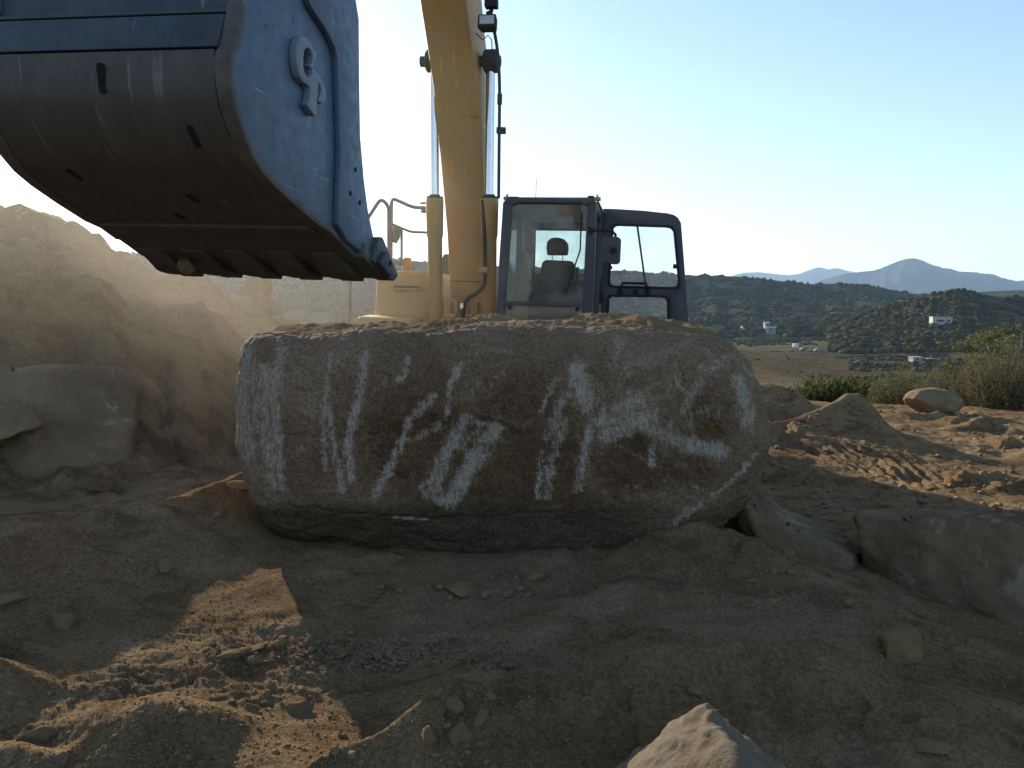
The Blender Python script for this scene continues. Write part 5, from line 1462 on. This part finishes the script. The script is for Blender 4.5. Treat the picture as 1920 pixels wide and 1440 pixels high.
ridge('mountain', [(1490, 545), (1540, 526), (1580, 514), (1600, 511), (1640, 507), (1664, 498), (1688, 488), (1700, 485), (1710, 484), (1723, 485.5), (1742, 494), (1766, 502), (1783, 504), (1798, 509), (1822, 510), (1848, 513), (1863, 513.5), (1866, 516), (1890, 524), (1908, 527), (1930, 524), (1990, 516), (2060, 522), (2140, 518), (2400, 530)], 5200, 1900, 1400, -14, M['mtn'], 8, 460, 70, .13)
RV, _ = ridge('hill', [(-900, 500), (-400, 486), (0, 478), (300, 474), (500, 474), (640, 478), (720, 483), (801, 492), (880, 497), (960, 500), (1060, 503), (1145, 507), (1192, 508), (1225, 513), (1290, 516), (1350, 517.5), (1397, 519), (1447, 525), (1478, 528), (1530, 534), (1560, 532), (1600, 532), (1640, 537), (1680, 545), (1720, 553), (1780, 562)], 900, 420, 500, -14, M['hill'], 12, 700, 70, .07)
ridge('hill', [(1640, 556), (1700, 551), (1760, 549), (1830, 548), (1880, 545), (1920, 544), (2000, 541), (2200, 545)], 1250, 500, 400, -14, M['hill'], 15, 160, 40, .05)
KV, _ = ridge('hill', [(1555, 612), (1600, 594), (1650, 577), (1700, 565), (1740, 555), (1765, 550), (1785, 546), (1806, 545), (1830, 551), (1870, 556), (1920, 557), (2000, 553), (2200, 560)], 470, 170, 200, -14.5, M['knoll'], 21, 320, 60, .05)

# chaparral covering the hills: one mass of brush on each
M['brush_far'] = leaf_mat('brush_far', (0.026, 0.031, 0.015), (0.045, 0.048, 0.023), (0.085, 0.075, 0.038), .1)
M['brush_mid'] = leaf_mat('brush_mid', (0.034, 0.036, 0.015), (0.062, 0.060, 0.026), (0.115, 0.10, 0.046), .2)
M['sage'] = leaf_mat('sage', (0.040, 0.040, 0.022), (0.075, 0.072, 0.040), (0.125, 0.115, 0.066), .2)
def brush(name, label, pts, smin, smax, seed, mat, sub=1, flat=.75):
    rng = np.random.default_rng(seed); m = len(pts); v0, f0 = ICO[sub]; nv = len(v0)
    s = smin + (smax - smin) * rng.random(m) ** 1.6
    V = v0[None] * (1 + .30 * rng.normal(size=(m, nv, 1)).clip(-1.5, 1.5)) * s[:, None, None]
    V[..., 2] *= flat * rng.uniform(.7, 1.2, (m, 1))
    V += pts[:, None, :] + np.array([0, 0, 1.])[None, None] * (s * .25)[:, None, None]
    F = (f0[None] + (np.arange(m) * nv)[:, None, None]).reshape(-1, 3)
    me = mesh_np(name, V.reshape(-1, 3), F, False)
    tint = np.clip(.42 + .25 * fbm2(pts[:, 0] / (smax * 12), pts[:, 1] / (smax * 12), 3, seed) + .22 * rng.normal(size=m), 0, 1)
    tv = np.repeat(tint[:, None], nv, 1) + .12 * rng.normal(size=(m, nv))
    set_attr(me, 'tint', np.clip(tv, 0, 1).ravel())
    o = add_obj(name, me, mat); tag(o, label, 'brush', kind='stuff')
def on_ridge(V, n, seed, t0, t1, thresh, sc):
    rng = np.random.default_rng(seed); nr, nc, _ = V.shape
    a = rng.uniform(t0, t1, n); b = rng.uniform(0, nc - 1.01, n)
    # rows crowd at the crest: pick them by their distance from the camera instead
    yy = np.linalg.norm(V[:, nc // 2, :2], axis=1); want = yy[0] + (yy.max() - yy[0]) * a
    r = np.interp(want, yy, np.arange(nr)); i = np.clip(np.floor(r).astype(int), 0, nr - 2); j = np.floor(b).astype(int); fr_ = (r - i)[:, None]; fc = (b - j)[:, None]
    p = (V[i, j] * (1 - fr_) + V[i + 1, j] * fr_) * (1 - fc) + (V[i, j + 1] * (1 - fr_) + V[i + 1, j + 1] * fr_) * fc
    keep = fbm2(p[:, 0] / sc, p[:, 1] / sc, 3, seed) > thresh
    q = to_px(p); keep &= (q[:, 0] > -60) & (q[:, 0] < 2050)
    return p[keep]
brush('brush', 'dark chaparral covering the long ridge', on_ridge(RV, 30000, 5, .02, .50, -.12, 45), 1.0, 3.2, 5, M['brush_far'])
brush('brush', 'brown green chaparral covering the hill with the white building', on_ridge(KV, 9000, 6, .03, .52, -.22, 22), .7, 2.1, 6, M['brush_mid'])
def in_valley(n, seed, x0, x1, y0, y1, thresh, sc):
    rng = np.random.default_rng(seed); y = np.sqrt(rng.uniform(y0 ** 2, y1 ** 2, n)); x = rng.uniform(x0, x1, n) * y
    k = fbm2(x / sc, y / sc, 3, seed) > thresh; x = x[k]; y = y[k]
    return np.c_[x, y, ground_h(x, y, False)]
brush('brush', 'grey green sage scrub on the valley floor at the right', in_valley(6500, 7, .42, .72, 130, 470, -.1, 30), .35, 1.3, 7, M['sage'])
brush('brush', 'sage scrub between the field and the hills', np.vstack([in_valley(5200, 8, .16, .5, 420, 760, -.15, 40), in_valley(600, 18, .16, .60, 36, 120, .1, 12)]), .4, 1.7, 8, M['sage'])
brush('brush', 'scattered low weeds on the bare field', np.vstack([in_valley(2500, 28, .16, .62, 130, 400, .30, 25), in_valley(2600, 38, .16, .7, 60, 190, .05, 14)]), .12, .55, 28, M['sage'])
brush('brush', 'low scrub on the valley floor behind the machine', in_valley(2500, 9, -.75, .16, 160, 720, -.05, 40), .5, 1.8, 9, M['brush_mid'])

# ------------------------------------------------------------------ trees and shrubs
M['bark'] = plain_mat('bark', (0.085, 0.065, 0.048), .95, 0, .3, 30)
M['leaf_olive'] = leaf_mat('leaf_olive', (0.050, 0.054, 0.022), (0.105, 0.104, 0.043), (0.18, 0.168, 0.075), .45)
M['leaf_green'] = leaf_mat('leaf_green', (0.030, 0.040, 0.014), (0.062, 0.078, 0.025), (0.12, 0.13, 0.045), .4)
M['leaf_dry'] = leaf_mat('leaf_dry', (0.062, 0.056, 0.026), (0.12, 0.105, 0.05), (0.19, 0.16, 0.08), .4)

def foliage_mesh(name, centers, size, rng, aspect=2.2, updir=None, tint=None):
    """leaf-sized quads (two triangles) spread about the given points"""
    m = len(centers)
    d = rng.normal(size=(m, 3)); 
    if updir is not None: d = d * .55 + updir
    d /= np.linalg.norm(d, axis=1)[:, None]
    e = np.cross(d, rng.normal(size=(m, 3))); e /= np.linalg.norm(e, axis=1)[:, None] + 1e-9
    s = size * rng.uniform(.6, 1.4, m)
    a = d * (s * aspect / 2)[:, None]; b = e * (s / 2)[:, None]
    V = np.stack([centers - a, centers + b, centers + a, centers - b], 1).reshape(-1, 3)
    q = (np.arange(m) * 4)[:, None] + np.array([0, 1, 2, 3])
    me = mesh_np(name, V, q, False)
    tv = tint if tint is not None else np.clip(.5 + .22 * rng.normal(size=m), 0, 1)
    set_attr(me, 'tint', np.repeat(np.clip(tv, 0, 1), 4))
    return me

def shrub(label, base, h, w, seed, mat, stems=60, leaves=70, leaf=.035, lean=.55, group=None, cat='shrub', name='shrub', wood=None):
    rng = np.random.default_rng(seed)
    root = bpy.data.objects.new(name, None); COL.objects.link(root); root.location = tuple(base); tag(root, label, cat, group)
    mb = MB(); C = []; U = []; TI = []
    for i in range(stems):
        a = rng.uniform(0, 2 * math.pi); r = math.sqrt(rng.random()) * w * .5
        hh = h * rng.uniform(.35, 1.08) * (1 - .25 * (r / (w * .5)) ** 2)
        x0 = r * .35 * math.cos(a); y0 = r * .35 * math.sin(a)
        n = 5; pts = []
        for k in range(n):
            t = k / (n - 1); g = (.35 + .65 * t ** lean)
            pts.append(np.array([r * g * math.cos(a) + .04 * h * rng.normal() * t, r * g * math.sin(a) + .04 * h * rng.normal() * t, hh * t - .05 * (1 - t)]))
        pts[0][:2] = (x0, y0)
        mb.tube(pts, [.011 * h * (1 - .8 * k / (n - 1)) * .5 + .0015 for k in range(n)], 4, False)
        ph = rng.random()
        for q in range(leaves):
            t = rng.uniform(.22, 1.03); k = min(int(t * (n - 1)), n - 2); f = t * (n - 1) - k
            p = pts[k] * (1 - f) + pts[k + 1] * f; sp = .05 * h * (1.2 - t * .75)
            C.append(p + rng.normal(size=3) * np.array([sp, sp, sp * .7])); U.append(pts[k + 1] - pts[k])
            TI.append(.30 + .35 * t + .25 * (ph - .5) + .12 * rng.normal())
    mb.build('stems', wood or M['bark'], root)
    U = np.array(U); U /= np.linalg.norm(U, axis=1)[:, None] + 1e-9
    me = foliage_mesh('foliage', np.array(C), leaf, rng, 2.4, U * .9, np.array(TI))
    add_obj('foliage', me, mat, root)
    return root

def tree(label, base, h, w, seed, mat, clumps=26, leaves=90, leaf=.1, trunk=.45, group=None, name='tree', twist=0.25, cat='tree'):
    rng = np.random.default_rng(seed)
    root = bpy.data.objects.new(name, None); COL.objects.link(root); root.location = tuple(base); tag(root, label, cat, group)
    mb = MB(); n = 6
    tp = [np.array([twist * w * .2 * math.sin(k * 1.3 + seed) * k / n, twist * w * .2 * math.cos(k * 1.7 + seed) * k / n, h * trunk * k / (n - 1) - .1]) for k in range(n)]
    mb.tube(tp, [h * .03 * (1 - .5 * k / (n - 1)) for k in range(n)], 8, False)
    C = []; TI = []
    for i in range(clumps):
        a = rng.uniform(0, 2 * math.pi); rr = w * .5 * rng.uniform(.15, 1.0) ** .7; zz = h * (trunk * .8 + (1 - trunk * .8) * rng.random() ** .8)
        rr *= math.sqrt(max(.1, 1 - ((zz / h - .62) / .5) ** 2))
        c = np.array([rr * math.cos(a), rr * math.sin(a), zz])
        s = tp[rng.integers(2, n)]; mid = (s + c) / 2 + rng.normal(size=3) * h * .04 + np.array([0, 0, -.04 * h])
        mb.tube([s, mid, c], [h * .011, h * .007, h * .002], 5, False)
        cs = w * rng.uniform(.10, .2); tb = rng.normal() * .16
        p = rng.normal(size=(leaves, 3)); p /= np.linalg.norm(p, axis=1)[:, None]; p *= (rng.random(leaves) ** .45 * cs)[:, None]; p[:, 2] *= .7
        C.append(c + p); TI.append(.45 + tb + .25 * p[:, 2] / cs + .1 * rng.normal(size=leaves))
    mb.build('trunk', M['bark'], root)
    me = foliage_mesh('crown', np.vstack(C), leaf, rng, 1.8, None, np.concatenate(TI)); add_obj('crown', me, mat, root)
    return root

def on_g(px, d, py=None):
    x = (px - 960) / FPX * d * 1.0
    return (x, d, gz(x, d))
BUSH = [  # px, distance, height, width, material, label
    (1548, 17.0, .62, 1.0, 'leaf_green', 'round green bush behind the rear dirt mound, left of a darker one'),
    (1590, 17.6, .72, 1.0, 'leaf_green', 'darker green bush behind the large dirt mound'),
    (1500, 18.5, .58, .8, 'leaf_olive', 'small olive bush nearest the right end of the great boulder'),
    (1648, 18.5, .72, .9, 'leaf_olive', 'olive bush between the green bushes and the oval boulder'),
    (1690, 17.2, .95, 1.1, 'leaf_olive', 'wispy olive bush left of the oval boulder'),
    (1742, 18.0, 1.05, 1.2, 'leaf_olive', 'tall wispy bush straight behind the oval boulder'),
    (1798, 17.4, 1.1, 1.0, 'leaf_olive', 'wispy bush behind the right end of the oval boulder'),
    (1832, 15.6, 1.15, 1.0, 'leaf_dry', 'brownish wispy bush right of the oval boulder'),
    (1872, 15.0, 1.15, 1.1, 'leaf_olive', 'broad wispy bush near the right edge'),
    (1918, 14.6, 1.2, 1.1, 'leaf_dry', 'brown wispy bush at the right edge'),
    (1975, 14.8, 1.2, 1.1, 'leaf_olive', 'wispy bush cut off by the right edge'),
    (1716, 21.0, .8, 1.2, 'leaf_green', 'green bush further back between two wispy bushes'),
    (1620, 22.0, .6, 1.1, 'leaf_olive', 'low olive bush behind the gap left of the oval boulder'),
]
for i, (px, d, h, w, mt, lb) in enumerate(BUSH):
    b = on_g(px, d)
    tgt = 1.7 - d * math.tan(R(4.93) + math.atan(((758 if px < 1680 else 775) - 720) / FPX))
    shrub(lb, (b[0], b[1], b[2]), h + max(0, -.3 - b[2]) * .8, w, 300 + i, M[mt], 70, 48, .017 if 'green' not in mt else .028, .75, 'bushes at the edge of the plateau')
# the open-crowned tree at the right edge
def open_tree():
    rng = np.random.default_rng(77); d = 20.0
    b = on_g(1868, d)
    root = bpy.data.objects.new('tree', None); COL.objects.link(root); root.location = b
    tag(root, 'open crowned tree with crooked bare branches above the bushes at the right edge', 'tree')
    def rel(px, py, dd=0.0): return P(px, py, d + dd) - np.array(b)
    mb = MB()
    limbs = [([(1868, 790), (1866, 745), (1862, 715)], .07, .05), ([(1862, 716), (1840, 704), (1818, 692), (1806, 680)], .04, .015), ([(1862, 716), (1885, 700), (1905, 680), (1915, 650), (1916, 625)], .045, .012),
             ([(1862, 716), (1862, 690), (1855, 660), (1850, 640)], .035, .01), ([(1885, 700), (1900, 690), (1920, 685), (1945, 670)], .03, .012), ([(1905, 680), (1890, 655), (1885, 630), (1880, 620)], .02, .008), ([(1840, 704), (1825, 690), (1822, 665), (1815, 645)], .02, .008),
             ([(1862, 690), (1875, 668), (1880, 645)], .018, .006), ([(1912, 660), (1925, 640), (1935, 620)], .018, .006)]
    C = []; TI = []
    for k, (pts, r0, r1) in enumerate(limbs):
        q = [rel(x, y, .5 * math.sin(i * 1.4 + k) * (i > 0)) for i, (x, y) in enumerate(pts)]
        if k: q[0] = rel(*pts[0], .0)
        mb.tube(q, list(np.linspace(r0, r1, len(q))), 7, False)
    mb.build('trunk', M['bark'], root)
    for cx, cyy, s, n in ((1812, 650, .22, 420), (1830, 640, .26, 520), (1848, 632, .25, 520), (1868, 628, .20, 420), (1885, 622, .22, 380), (1902, 616, .22, 340), (1920, 640, .28, 420), (1860, 655, .25, 520), (1882, 660, .28, 620), (1835, 672, .26, 520), (1812, 690, .22, 340), (1900, 690, .34, 720), (1935, 665, .3, 420), (1858, 688, .25, 420), (1840, 700, .25, 360), (1890, 640, .2, 300), (1795, 655, .12, 120), (1870, 712, .3, 420)):
        n = int(n * .42); c = rel(cx, cyy, rng.normal() * .4); p = rng.normal(size=(n, 3)) * np.array([1.3, 1, .7]); p /= np.linalg.norm(p, axis=1)[:, None]; p *= (rng.random(n) ** .5 * s)[:, None]
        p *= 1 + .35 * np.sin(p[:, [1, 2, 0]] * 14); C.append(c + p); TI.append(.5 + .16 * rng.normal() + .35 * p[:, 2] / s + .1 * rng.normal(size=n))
    me = foliage_mesh('crown', np.vstack(C), .030, rng, 2.2, None, np.concatenate(TI)); add_obj('crown', me, M['leaf_olive'], root)
open_tree()
shrub('tuft of dry grass at the end of the dusty slope', tuple(P(505, 592, 12.6)), .28, .45, 401, M['leaf_dry'], 30, 12, .02, .8, None, 'grass tuft', 'grass_tuft')
# slender saplings and trees of the valley, each its own
for i, (px, py, d, h, w, mt, lb) in enumerate([
        (1779, 690, 90, 4.4, 1.5, 'leaf_green', 'slender young tree standing left of the open crowned tree'),
        (1392, 607, 520, 9.5, 11, 'leaf_green', 'dark green tree above the end of the great boulder'),
        (1466, 608, 560, 13, 10, 'leaf_olive', 'tall tree in the valley, left one of a pair'),
        (1483, 610, 570, 13, 11, 'leaf_olive', 'tall tree in the valley, right one of a pair'),
        (1430, 612, 580, 10, 10, 'leaf_dry', 'brownish tree left of the tall pair in the valley'),
        (1538, 612, 540, 12, 13, 'leaf_olive', 'broad hazy tree right of the tall pair in the valley'),
        (1552, 606, 600, 11, 12, 'leaf_olive', 'hazy tree just left of the hill with the white building'),
        (1604, 584, 780, 7, 10, 'leaf_green', 'round dark tree by the long white house'),
        (1318, 606, 600, 7, 12, 'leaf_olive', 'low tree just right of the open cab door'),
        (1345, 604, 620, 8, 14, 'leaf_green', 'wide low tree between the cab door and the boulder end'),
        (1790, 655, 170, 3.6, 4.0, 'leaf_green', 'bushy green tree on the scrub slope left of the open crowned tree'),
        (1700, 612, 430, 6, 8, 'leaf_olive', 'tree at the foot of the hill below the white building'),
        (1590, 622, 440, 5, 8, 'leaf_green', 'small round tree behind the field')]):
    q = P(px, py, d); z = gz(q[0], q[1])
    tree(lb, (q[0], q[1], min(q[2], z + 3) if d > 100 else z), h, w, 500 + i, M[mt], 22, 70, w * .045 if w > 2 else .09, .3 if w > 2 else .5, 'trees in the valley')

# ------------------------------------------------------------------ buildings, vehicles and poles in the valley
M['white_wall'] = plain_mat('white_wall', (0.40, 0.39, 0.37), .8, 0, .08, 1)
M['cream_wall'] = plain_mat('cream_wall', (0.52, 0.46, 0.37), .85, 0, .1, 1)
M['grey_roof'] = plain_mat('grey_roof', (0.25, 0.24, 0.23), .7, 0, .15, 1)
M['red_roof'] = plain_mat('red_roof', (0.26, 0.12, 0.075), .8, 0, .2, 1)
M['tin'] = plain_mat('tin', (0.22, 0.24, 0.27), .5, .2, .15, 1)
M['dark_open'] = plain_mat('dark_opening', (0.03, 0.03, 0.032), .6)
M['pole_wood'] = plain_mat('pole_wood', (0.075, 0.055, 0.04), .95, 0, .3, 3)
def house(name, label, px, py, d, L, W, H, rot, wall, roof, rh=1.2, nwin=3, door=True, cat='house'):
    q = P(px, py, d) if d > 395 else G(px, py, 100, 900); root = bpy.data.objects.new(name, None); COL.objects.link(root)
    root.location = (q[0], q[1], q[2]); root.rotation_euler = (0, 0, R(rot)); tag(root, label, cat)
    w = MB().box(-L / 2, L / 2, -W / 2, W / 2, -1.5, H).build('wall', wall, root)
    if rh > 0:
        MB().prism([(-L / 2 - .4, -W / 2 - .5, H + .01), (-L / 2 - .4, W / 2 + .5, H + .01), (-L / 2 - .4, 0, H + rh)], (L + .8, 0, 0)).build('roof', roof, root)
    else:
        MB().box(-L / 2 - .2, L / 2 + .2, -W / 2 - .2, W / 2 + .2, H + .01, H + .2).build('roof', roof, root)
    for k in range(nwin):
        x = -L / 2 + L * (k + .6) / (nwin + .3)
        wi = MB().box(x - .55, x + .55, -W / 2 - .06, -W / 2 + .02, H * .42, H * .78).build('window', M['dark_open'], root)
    if door: MB().box(L / 2 - 1.6, L / 2 - .6, -W / 2 - .05, -W / 2 + .02, 0, 2.0).build('door', M['dark_open'], root)
    return root
house('house', 'low white building on the brushy hill at the right', 1764, 603, 400, 9.2, 5, 2.3, -8, M['white_wall'], M['white_wall'], 0, 0, False, 'building')
# two arched dark openings along its foot
b_ = bpy.data.objects['house']
for x, w, h in ((-1.0, 1.9, 1.0), (2.6, .9, .8)):
    pts = [(x + w * math.cos(a), -2.56, h * math.sin(a)) for a in np.linspace(0, math.pi, 11)]
    MB().prism(pts, (0, .08, 0)).build('opening', M['dark_open'], b_)
house('house', 'long white house with a reddish roof beyond the tall trees', 1590, 582, 800, 14, 7, 2.6, 4, M['white_wall'], M['red_roof'], 1.2, 4)
house('house', 'pale house left of the long white one beyond the trees', 1560, 582, 810, 11, 7, 3.0, -12, M['cream_wall'], M['grey_roof'], 1.4, 3)
house('house', 'white house above the end of the great boulder', 1397, 616, 520, 4.6, 4, 2.2, 6, M['white_wall'], M['white_wall'], .7, 2)
house('house', 'bluish grey shed right of the house above the boulder end', 1446, 622, 500, 5.2, 4, 2.4, -15, M['tin'], M['tin'], .8, 1, False, 'shed')
house('house', 'tiny white cottage below the tall pair of trees', 1437, 612, 560, 3.2, 3, 2.4, 10, M['white_wall'], M['white_wall'], .6, 1)
house('house', 'cream coloured building far off by the open cab door', 1358, 612, 640, 8, 5, 2.2, 0, M['cream_wall'], M['grey_roof'], .9, 3)
house('trailer', 'white trailer in the field at the right', 1716, 678, 245, 3.6, 2.2, 1.5, 14, M['white_wall'], M['cream_wall'], 0, 1, False, 'trailer')
house('animal_shed', 'dark open shed right of the white trailer', 1743, 679, 245, 2.4, 2, 1.1, 8, M['pole_wood'], M['grey_roof'], 0, 0, False, 'shed')
house('animal_shed', 'low dark pen at the right end of the sheds', 1758, 680, 246, 1.8, 2, .9, 5, M['dark_open'], M['pole_wood'], 0, 0, False, 'shed')
house('shed', 'grey flat roofed shelter at the back of the field', 1680, 655, 330, 4.4, 3, 2.2, 0, M['tin'], M['grey_roof'], 0, 0, False, 'shed')
house('water_tank', 'small pale box standing at the back of the field', 1530, 647, 330, 1.4, 1.4, 1.2, 0, M['cream_wall'], M['cream_wall'], 0, 0, False, 'box')
# box truck
def truck():
    q = G(1494, 655, 100, 900); r = bpy.data.objects.new('truck', None); COL.objects.link(r); r.location = (q[0], q[1], gz(q[0], q[1])); r.rotation_euler = (0, 0, R(-70))
    tag(r, 'white box truck parked in the valley field', 'truck')
    MB().box(-2.2, 1.2, -1.05, 1.05, .75, 2.7).build('cargo_box', M['white_wall'], r, .05)
    MB().prism([(1.22, -1, .55), (2.7, -1, .55), (2.7, -1, 1.1), (2.2, -1, 1.3), (1.9, -1, 2.05), (1.22, -1, 2.1)], (0, 2.0, 0)).build('cabin', M['white_wall'], r, .04)
    MB().box(1.95, 2.22, -.9, .9, 1.35, 1.95).build('windscreen', M['dark_open'], r)
    for x in (-1.4, 1.9):
        for y in (-1.02, .80): MB().tube([(x, y, .42), (x, y + .22, .42)], .42, 16).build('wheel', M['black'], r)
truck()
def small_car(label, px, py, d, rot, mat):
    q = G(px, py, 100, 900); r = bpy.data.objects.new('parked_car', None); COL.objects.link(r); r.location = (q[0], q[1], gz(q[0], q[1])); r.rotation_euler = (0, 0, R(rot)); tag(r, label, 'car')
    MB().prism([(-2.1, -.85, .35), (2.1, -.85, .35), (2.15, -.85, .8), (1.2, -.85, .95), (.6, -.85, 1.45), (-1.2, -.85, 1.45), (-1.9, -.85, .95), (-2.15, -.85, .85)], (0, 1.7, 0)).build('body', mat, r, .08)
    MB().prism([(1.1, -.87, .98), (.55, -.87, 1.38), (-1.1, -.87, 1.38), (-1.65, -.87, .98)], (0, 1.74, 0)).build('windows', M['dark_open'], r)
    for x in (-1.35, 1.35):
        for y in (-.88, .70): MB().tube([(x, y, .32), (x, y + .18, .32)], .32, 14).build('wheel', M['black'], r)
small_car('pale car parked on the field right of the box truck', 1508, 658, 290, 15, M['tin'])
small_car('white car parked on the field further right of the box truck', 1536, 660, 285, -10, M['white_wall'])
# rubble heap by the truck
q = G(1520, 659, 100, 900); put_rock('rubble_heap', 'low pale heap of rubble beside the box truck', 'heap', (q[0], q[1], gz(q[0], q[1])), (2.2, 1.6, .9), 71, M['tan_stone'], sub=3, sink=.4, planes=6, rough=.2)
# the horse with its rider, side on
def horse():
    q = G(1622, 672, 100, 900); z = gz(q[0], q[1]); r = bpy.data.objects.new('horse', None); COL.objects.link(r); r.location = (q[0], q[1], z); tag(r, 'dark horse standing side on in the valley field', 'horse')
    verts = [(-.75, 0, 1.25), (-.3, 0, 1.22), (.2, 0, 1.2), (.6, 0, 1.28), (.9, 0, 1.6), (1.1, 0, 1.85), (1.35, 0, 1.75), (1.6, 0, 1.5),
             (-.72, .17, .9), (-.85, .17, .55), (-.78, .17, .05), (-.62, -.17, .9), (-.72, -.17, .55), (-.66, -.17, .05), (.55, .15, .85), (.58, .15, .5), (.56, .15, .05), (.68, -.15, .85), (.78, -.15, .5), (.72, -.15, .05), (-1.0, 0, 1.2), (-1.12, 0, .7)]
    ed = [(0, 1), (1, 2), (2, 3), (3, 4), (4, 5), (5, 6), (6, 7), (0, 8), (8, 9), (9, 10), (0, 11), (11, 12), (12, 13), (3, 14), (14, 15), (15, 16), (3, 17), (17, 18), (18, 19), (0, 20), (20, 21)]
    rad = [.27, .30, .31, .27, .17, .12, .12, .08, .14, .09, .06, .14, .09, .06, .11, .07, .06, .11, .07, .06, .06, .07]
    me = bpy.data.meshes.new('body'); me.from_pydata(verts, ed, []); o = add_obj('body', me, M['pole_wood'], r)
    md = o.modifiers.new('skin', 'SKIN')
    for i, s in enumerate(rad): me.skin_vertices[0].data[i].radius = (s, s)
    me.skin_vertices[0].data[2].use_root = True
    o.modifiers.new('sub', 'SUBSURF').levels = 1; o.modifiers['sub'].render_levels = 1
    me2 = bpy.data.meshes.new('ears'); MB().tube([(1.12, .06, 1.92), (1.13, .08, 2.08)], [.04, .01], 6).tube([(1.12, -.06, 1.92), (1.13, -.08, 2.08)], [.04, .01], 6).build('ears', M['pole_wood'], r)
horse()
# poles and wires
def pole(label, px, py_top, py_base, d, arm=True):
    q = P(px, py_base, d); t = P(px, py_top, d); z = min(gz(q[0], q[1]), q[2]); r = bpy.data.objects.new('utility_pole', None); COL.objects.link(r); r.location = (q[0], q[1], z); tag(r, label, 'utility pole', 'utility poles')
    h = t[2] - z; MB().tube([(0, 0, -.3), (0, 0, h)], [.15 * d / 240, .11 * d / 240], 10).build('post', M['pole_wood'], r)
    if arm: MB().box(-1.1, 1.1, -.07, .07, h - 1.1, h - .94).build('crossarm', M['pole_wood'], r)
    if label.startswith('dark'): MB().box(-2.4, -.15, -.1, .1, h * .62, h * .62 + .22).box(-1.9, -1.0, -.3, .3, h * .62 + .2, h * .62 + .45).build('transformer_bracket', M['pole_wood'], r)
    return t
pt1 = pole('dark wooden utility pole rising from behind the near bushes', 1655, 652, 705, 200)
pt2 = pole('pale distant pole at the foot of the brushy hill', 1610, 607, 642, 400, False)
pt3 = pole('thin far pole below the tall pair of trees', 1414, 585, 612, 560, False)
def wire(label, a, b, sag, rad):
    a = np.array(a); b = np.array(b); pts = [a + (b - a) * t - np.array([0, 0, sag * 4 * t * (1 - t)]) for t in np.linspace(0, 1, 14)]
    o = MB().tube(pts, rad, 5, False).build('power_line', M['pole_wood']); tag(o, label, 'power line')
wire('power line running from the distant pole to the right', pt2, P(2000, 626, 330), 2.0, .018)
wire('power line running from the distant pole to the far left pole', pt2, pt3, 2.5, .024)
# rail fence along the field
fx = [(1420, 652, 330), (1560, 657, 300), (1600, 662, 290)]
def fence(label, pts, n, h):
    r = bpy.data.objects.new('fence', None); COL.objects.link(r); q0 = P(*pts[0]); r.location = (q0[0], q0[1], gz(q0[0], q0[1])); tag(r, label, 'fence')
    A = np.array([P(*p) for p in pts]); prev = None
    for t in np.linspace(0, len(A) - 1.001, n):
        i = int(t); p = A[i] + (A[i + 1] - A[i]) * (t - i); z = gz(p[0], p[1]); q = Vector((p[0], p[1], z)) - r.location
        MB().bar(q, q + Vector((0, 0, h)), .16, .16, (1, 0, 0)).build('post', M['pole_wood'], r)
        if prev is not None:
            for k in (.5, .92): MB().bar(prev + Vector((0, 0, h * k)), q + Vector((0, 0, h * k)), .08, .1).build('rail', M['tin'], r)
        prev = q
fence('rail fence crossing the field before the box truck', [(1440, 656, 300), (1560, 660, 285), (1625, 664, 272)], 14, 1.3)
fence('pale rail fence at the back of the field', [(1540, 642, 350), (1640, 640, 350), (1690, 643, 340)], 10, 1.2)
# ------------------------------------------------------------------ air: far haze, and the dust hanging over the slope
hz_m = MB().box(-11500, 11500, -11500, 11500, -19, 720)
haze = hz_m.build('haze', volume_mat('haze', (0.50, 0.72, 1.0), HAZE_D, 0.25)); tag(haze, 'thin pale haze over the whole valley', 'haze', kind='stuff')
def dust(label, c, size, seed, dens):
    v, f = ICO[4]; v = v.copy()
    v *= (1 + .22 * fbm3(v * 1.3 + seed, 3, seed))[:, None]
    o = add_obj('dust_cloud', mesh_np('dust_cloud', v * np.array(size) + np.array(c), f), volume_mat('dust', (0.95, 0.86, 0.70), dens, 0.5)); tag(o, label, 'dust', kind='stuff')
dust('pale dust hanging before the slope on the left', (-6.0, 8.2, 1.6), (5.5, 3.0, 3.2), 3, DUST_D)
dust('thin dust drifting round the boom and the bucket', (-1.6, 9.0, 3.2), (3.0, 2.0, 2.8), 8, DUST_D * .6)
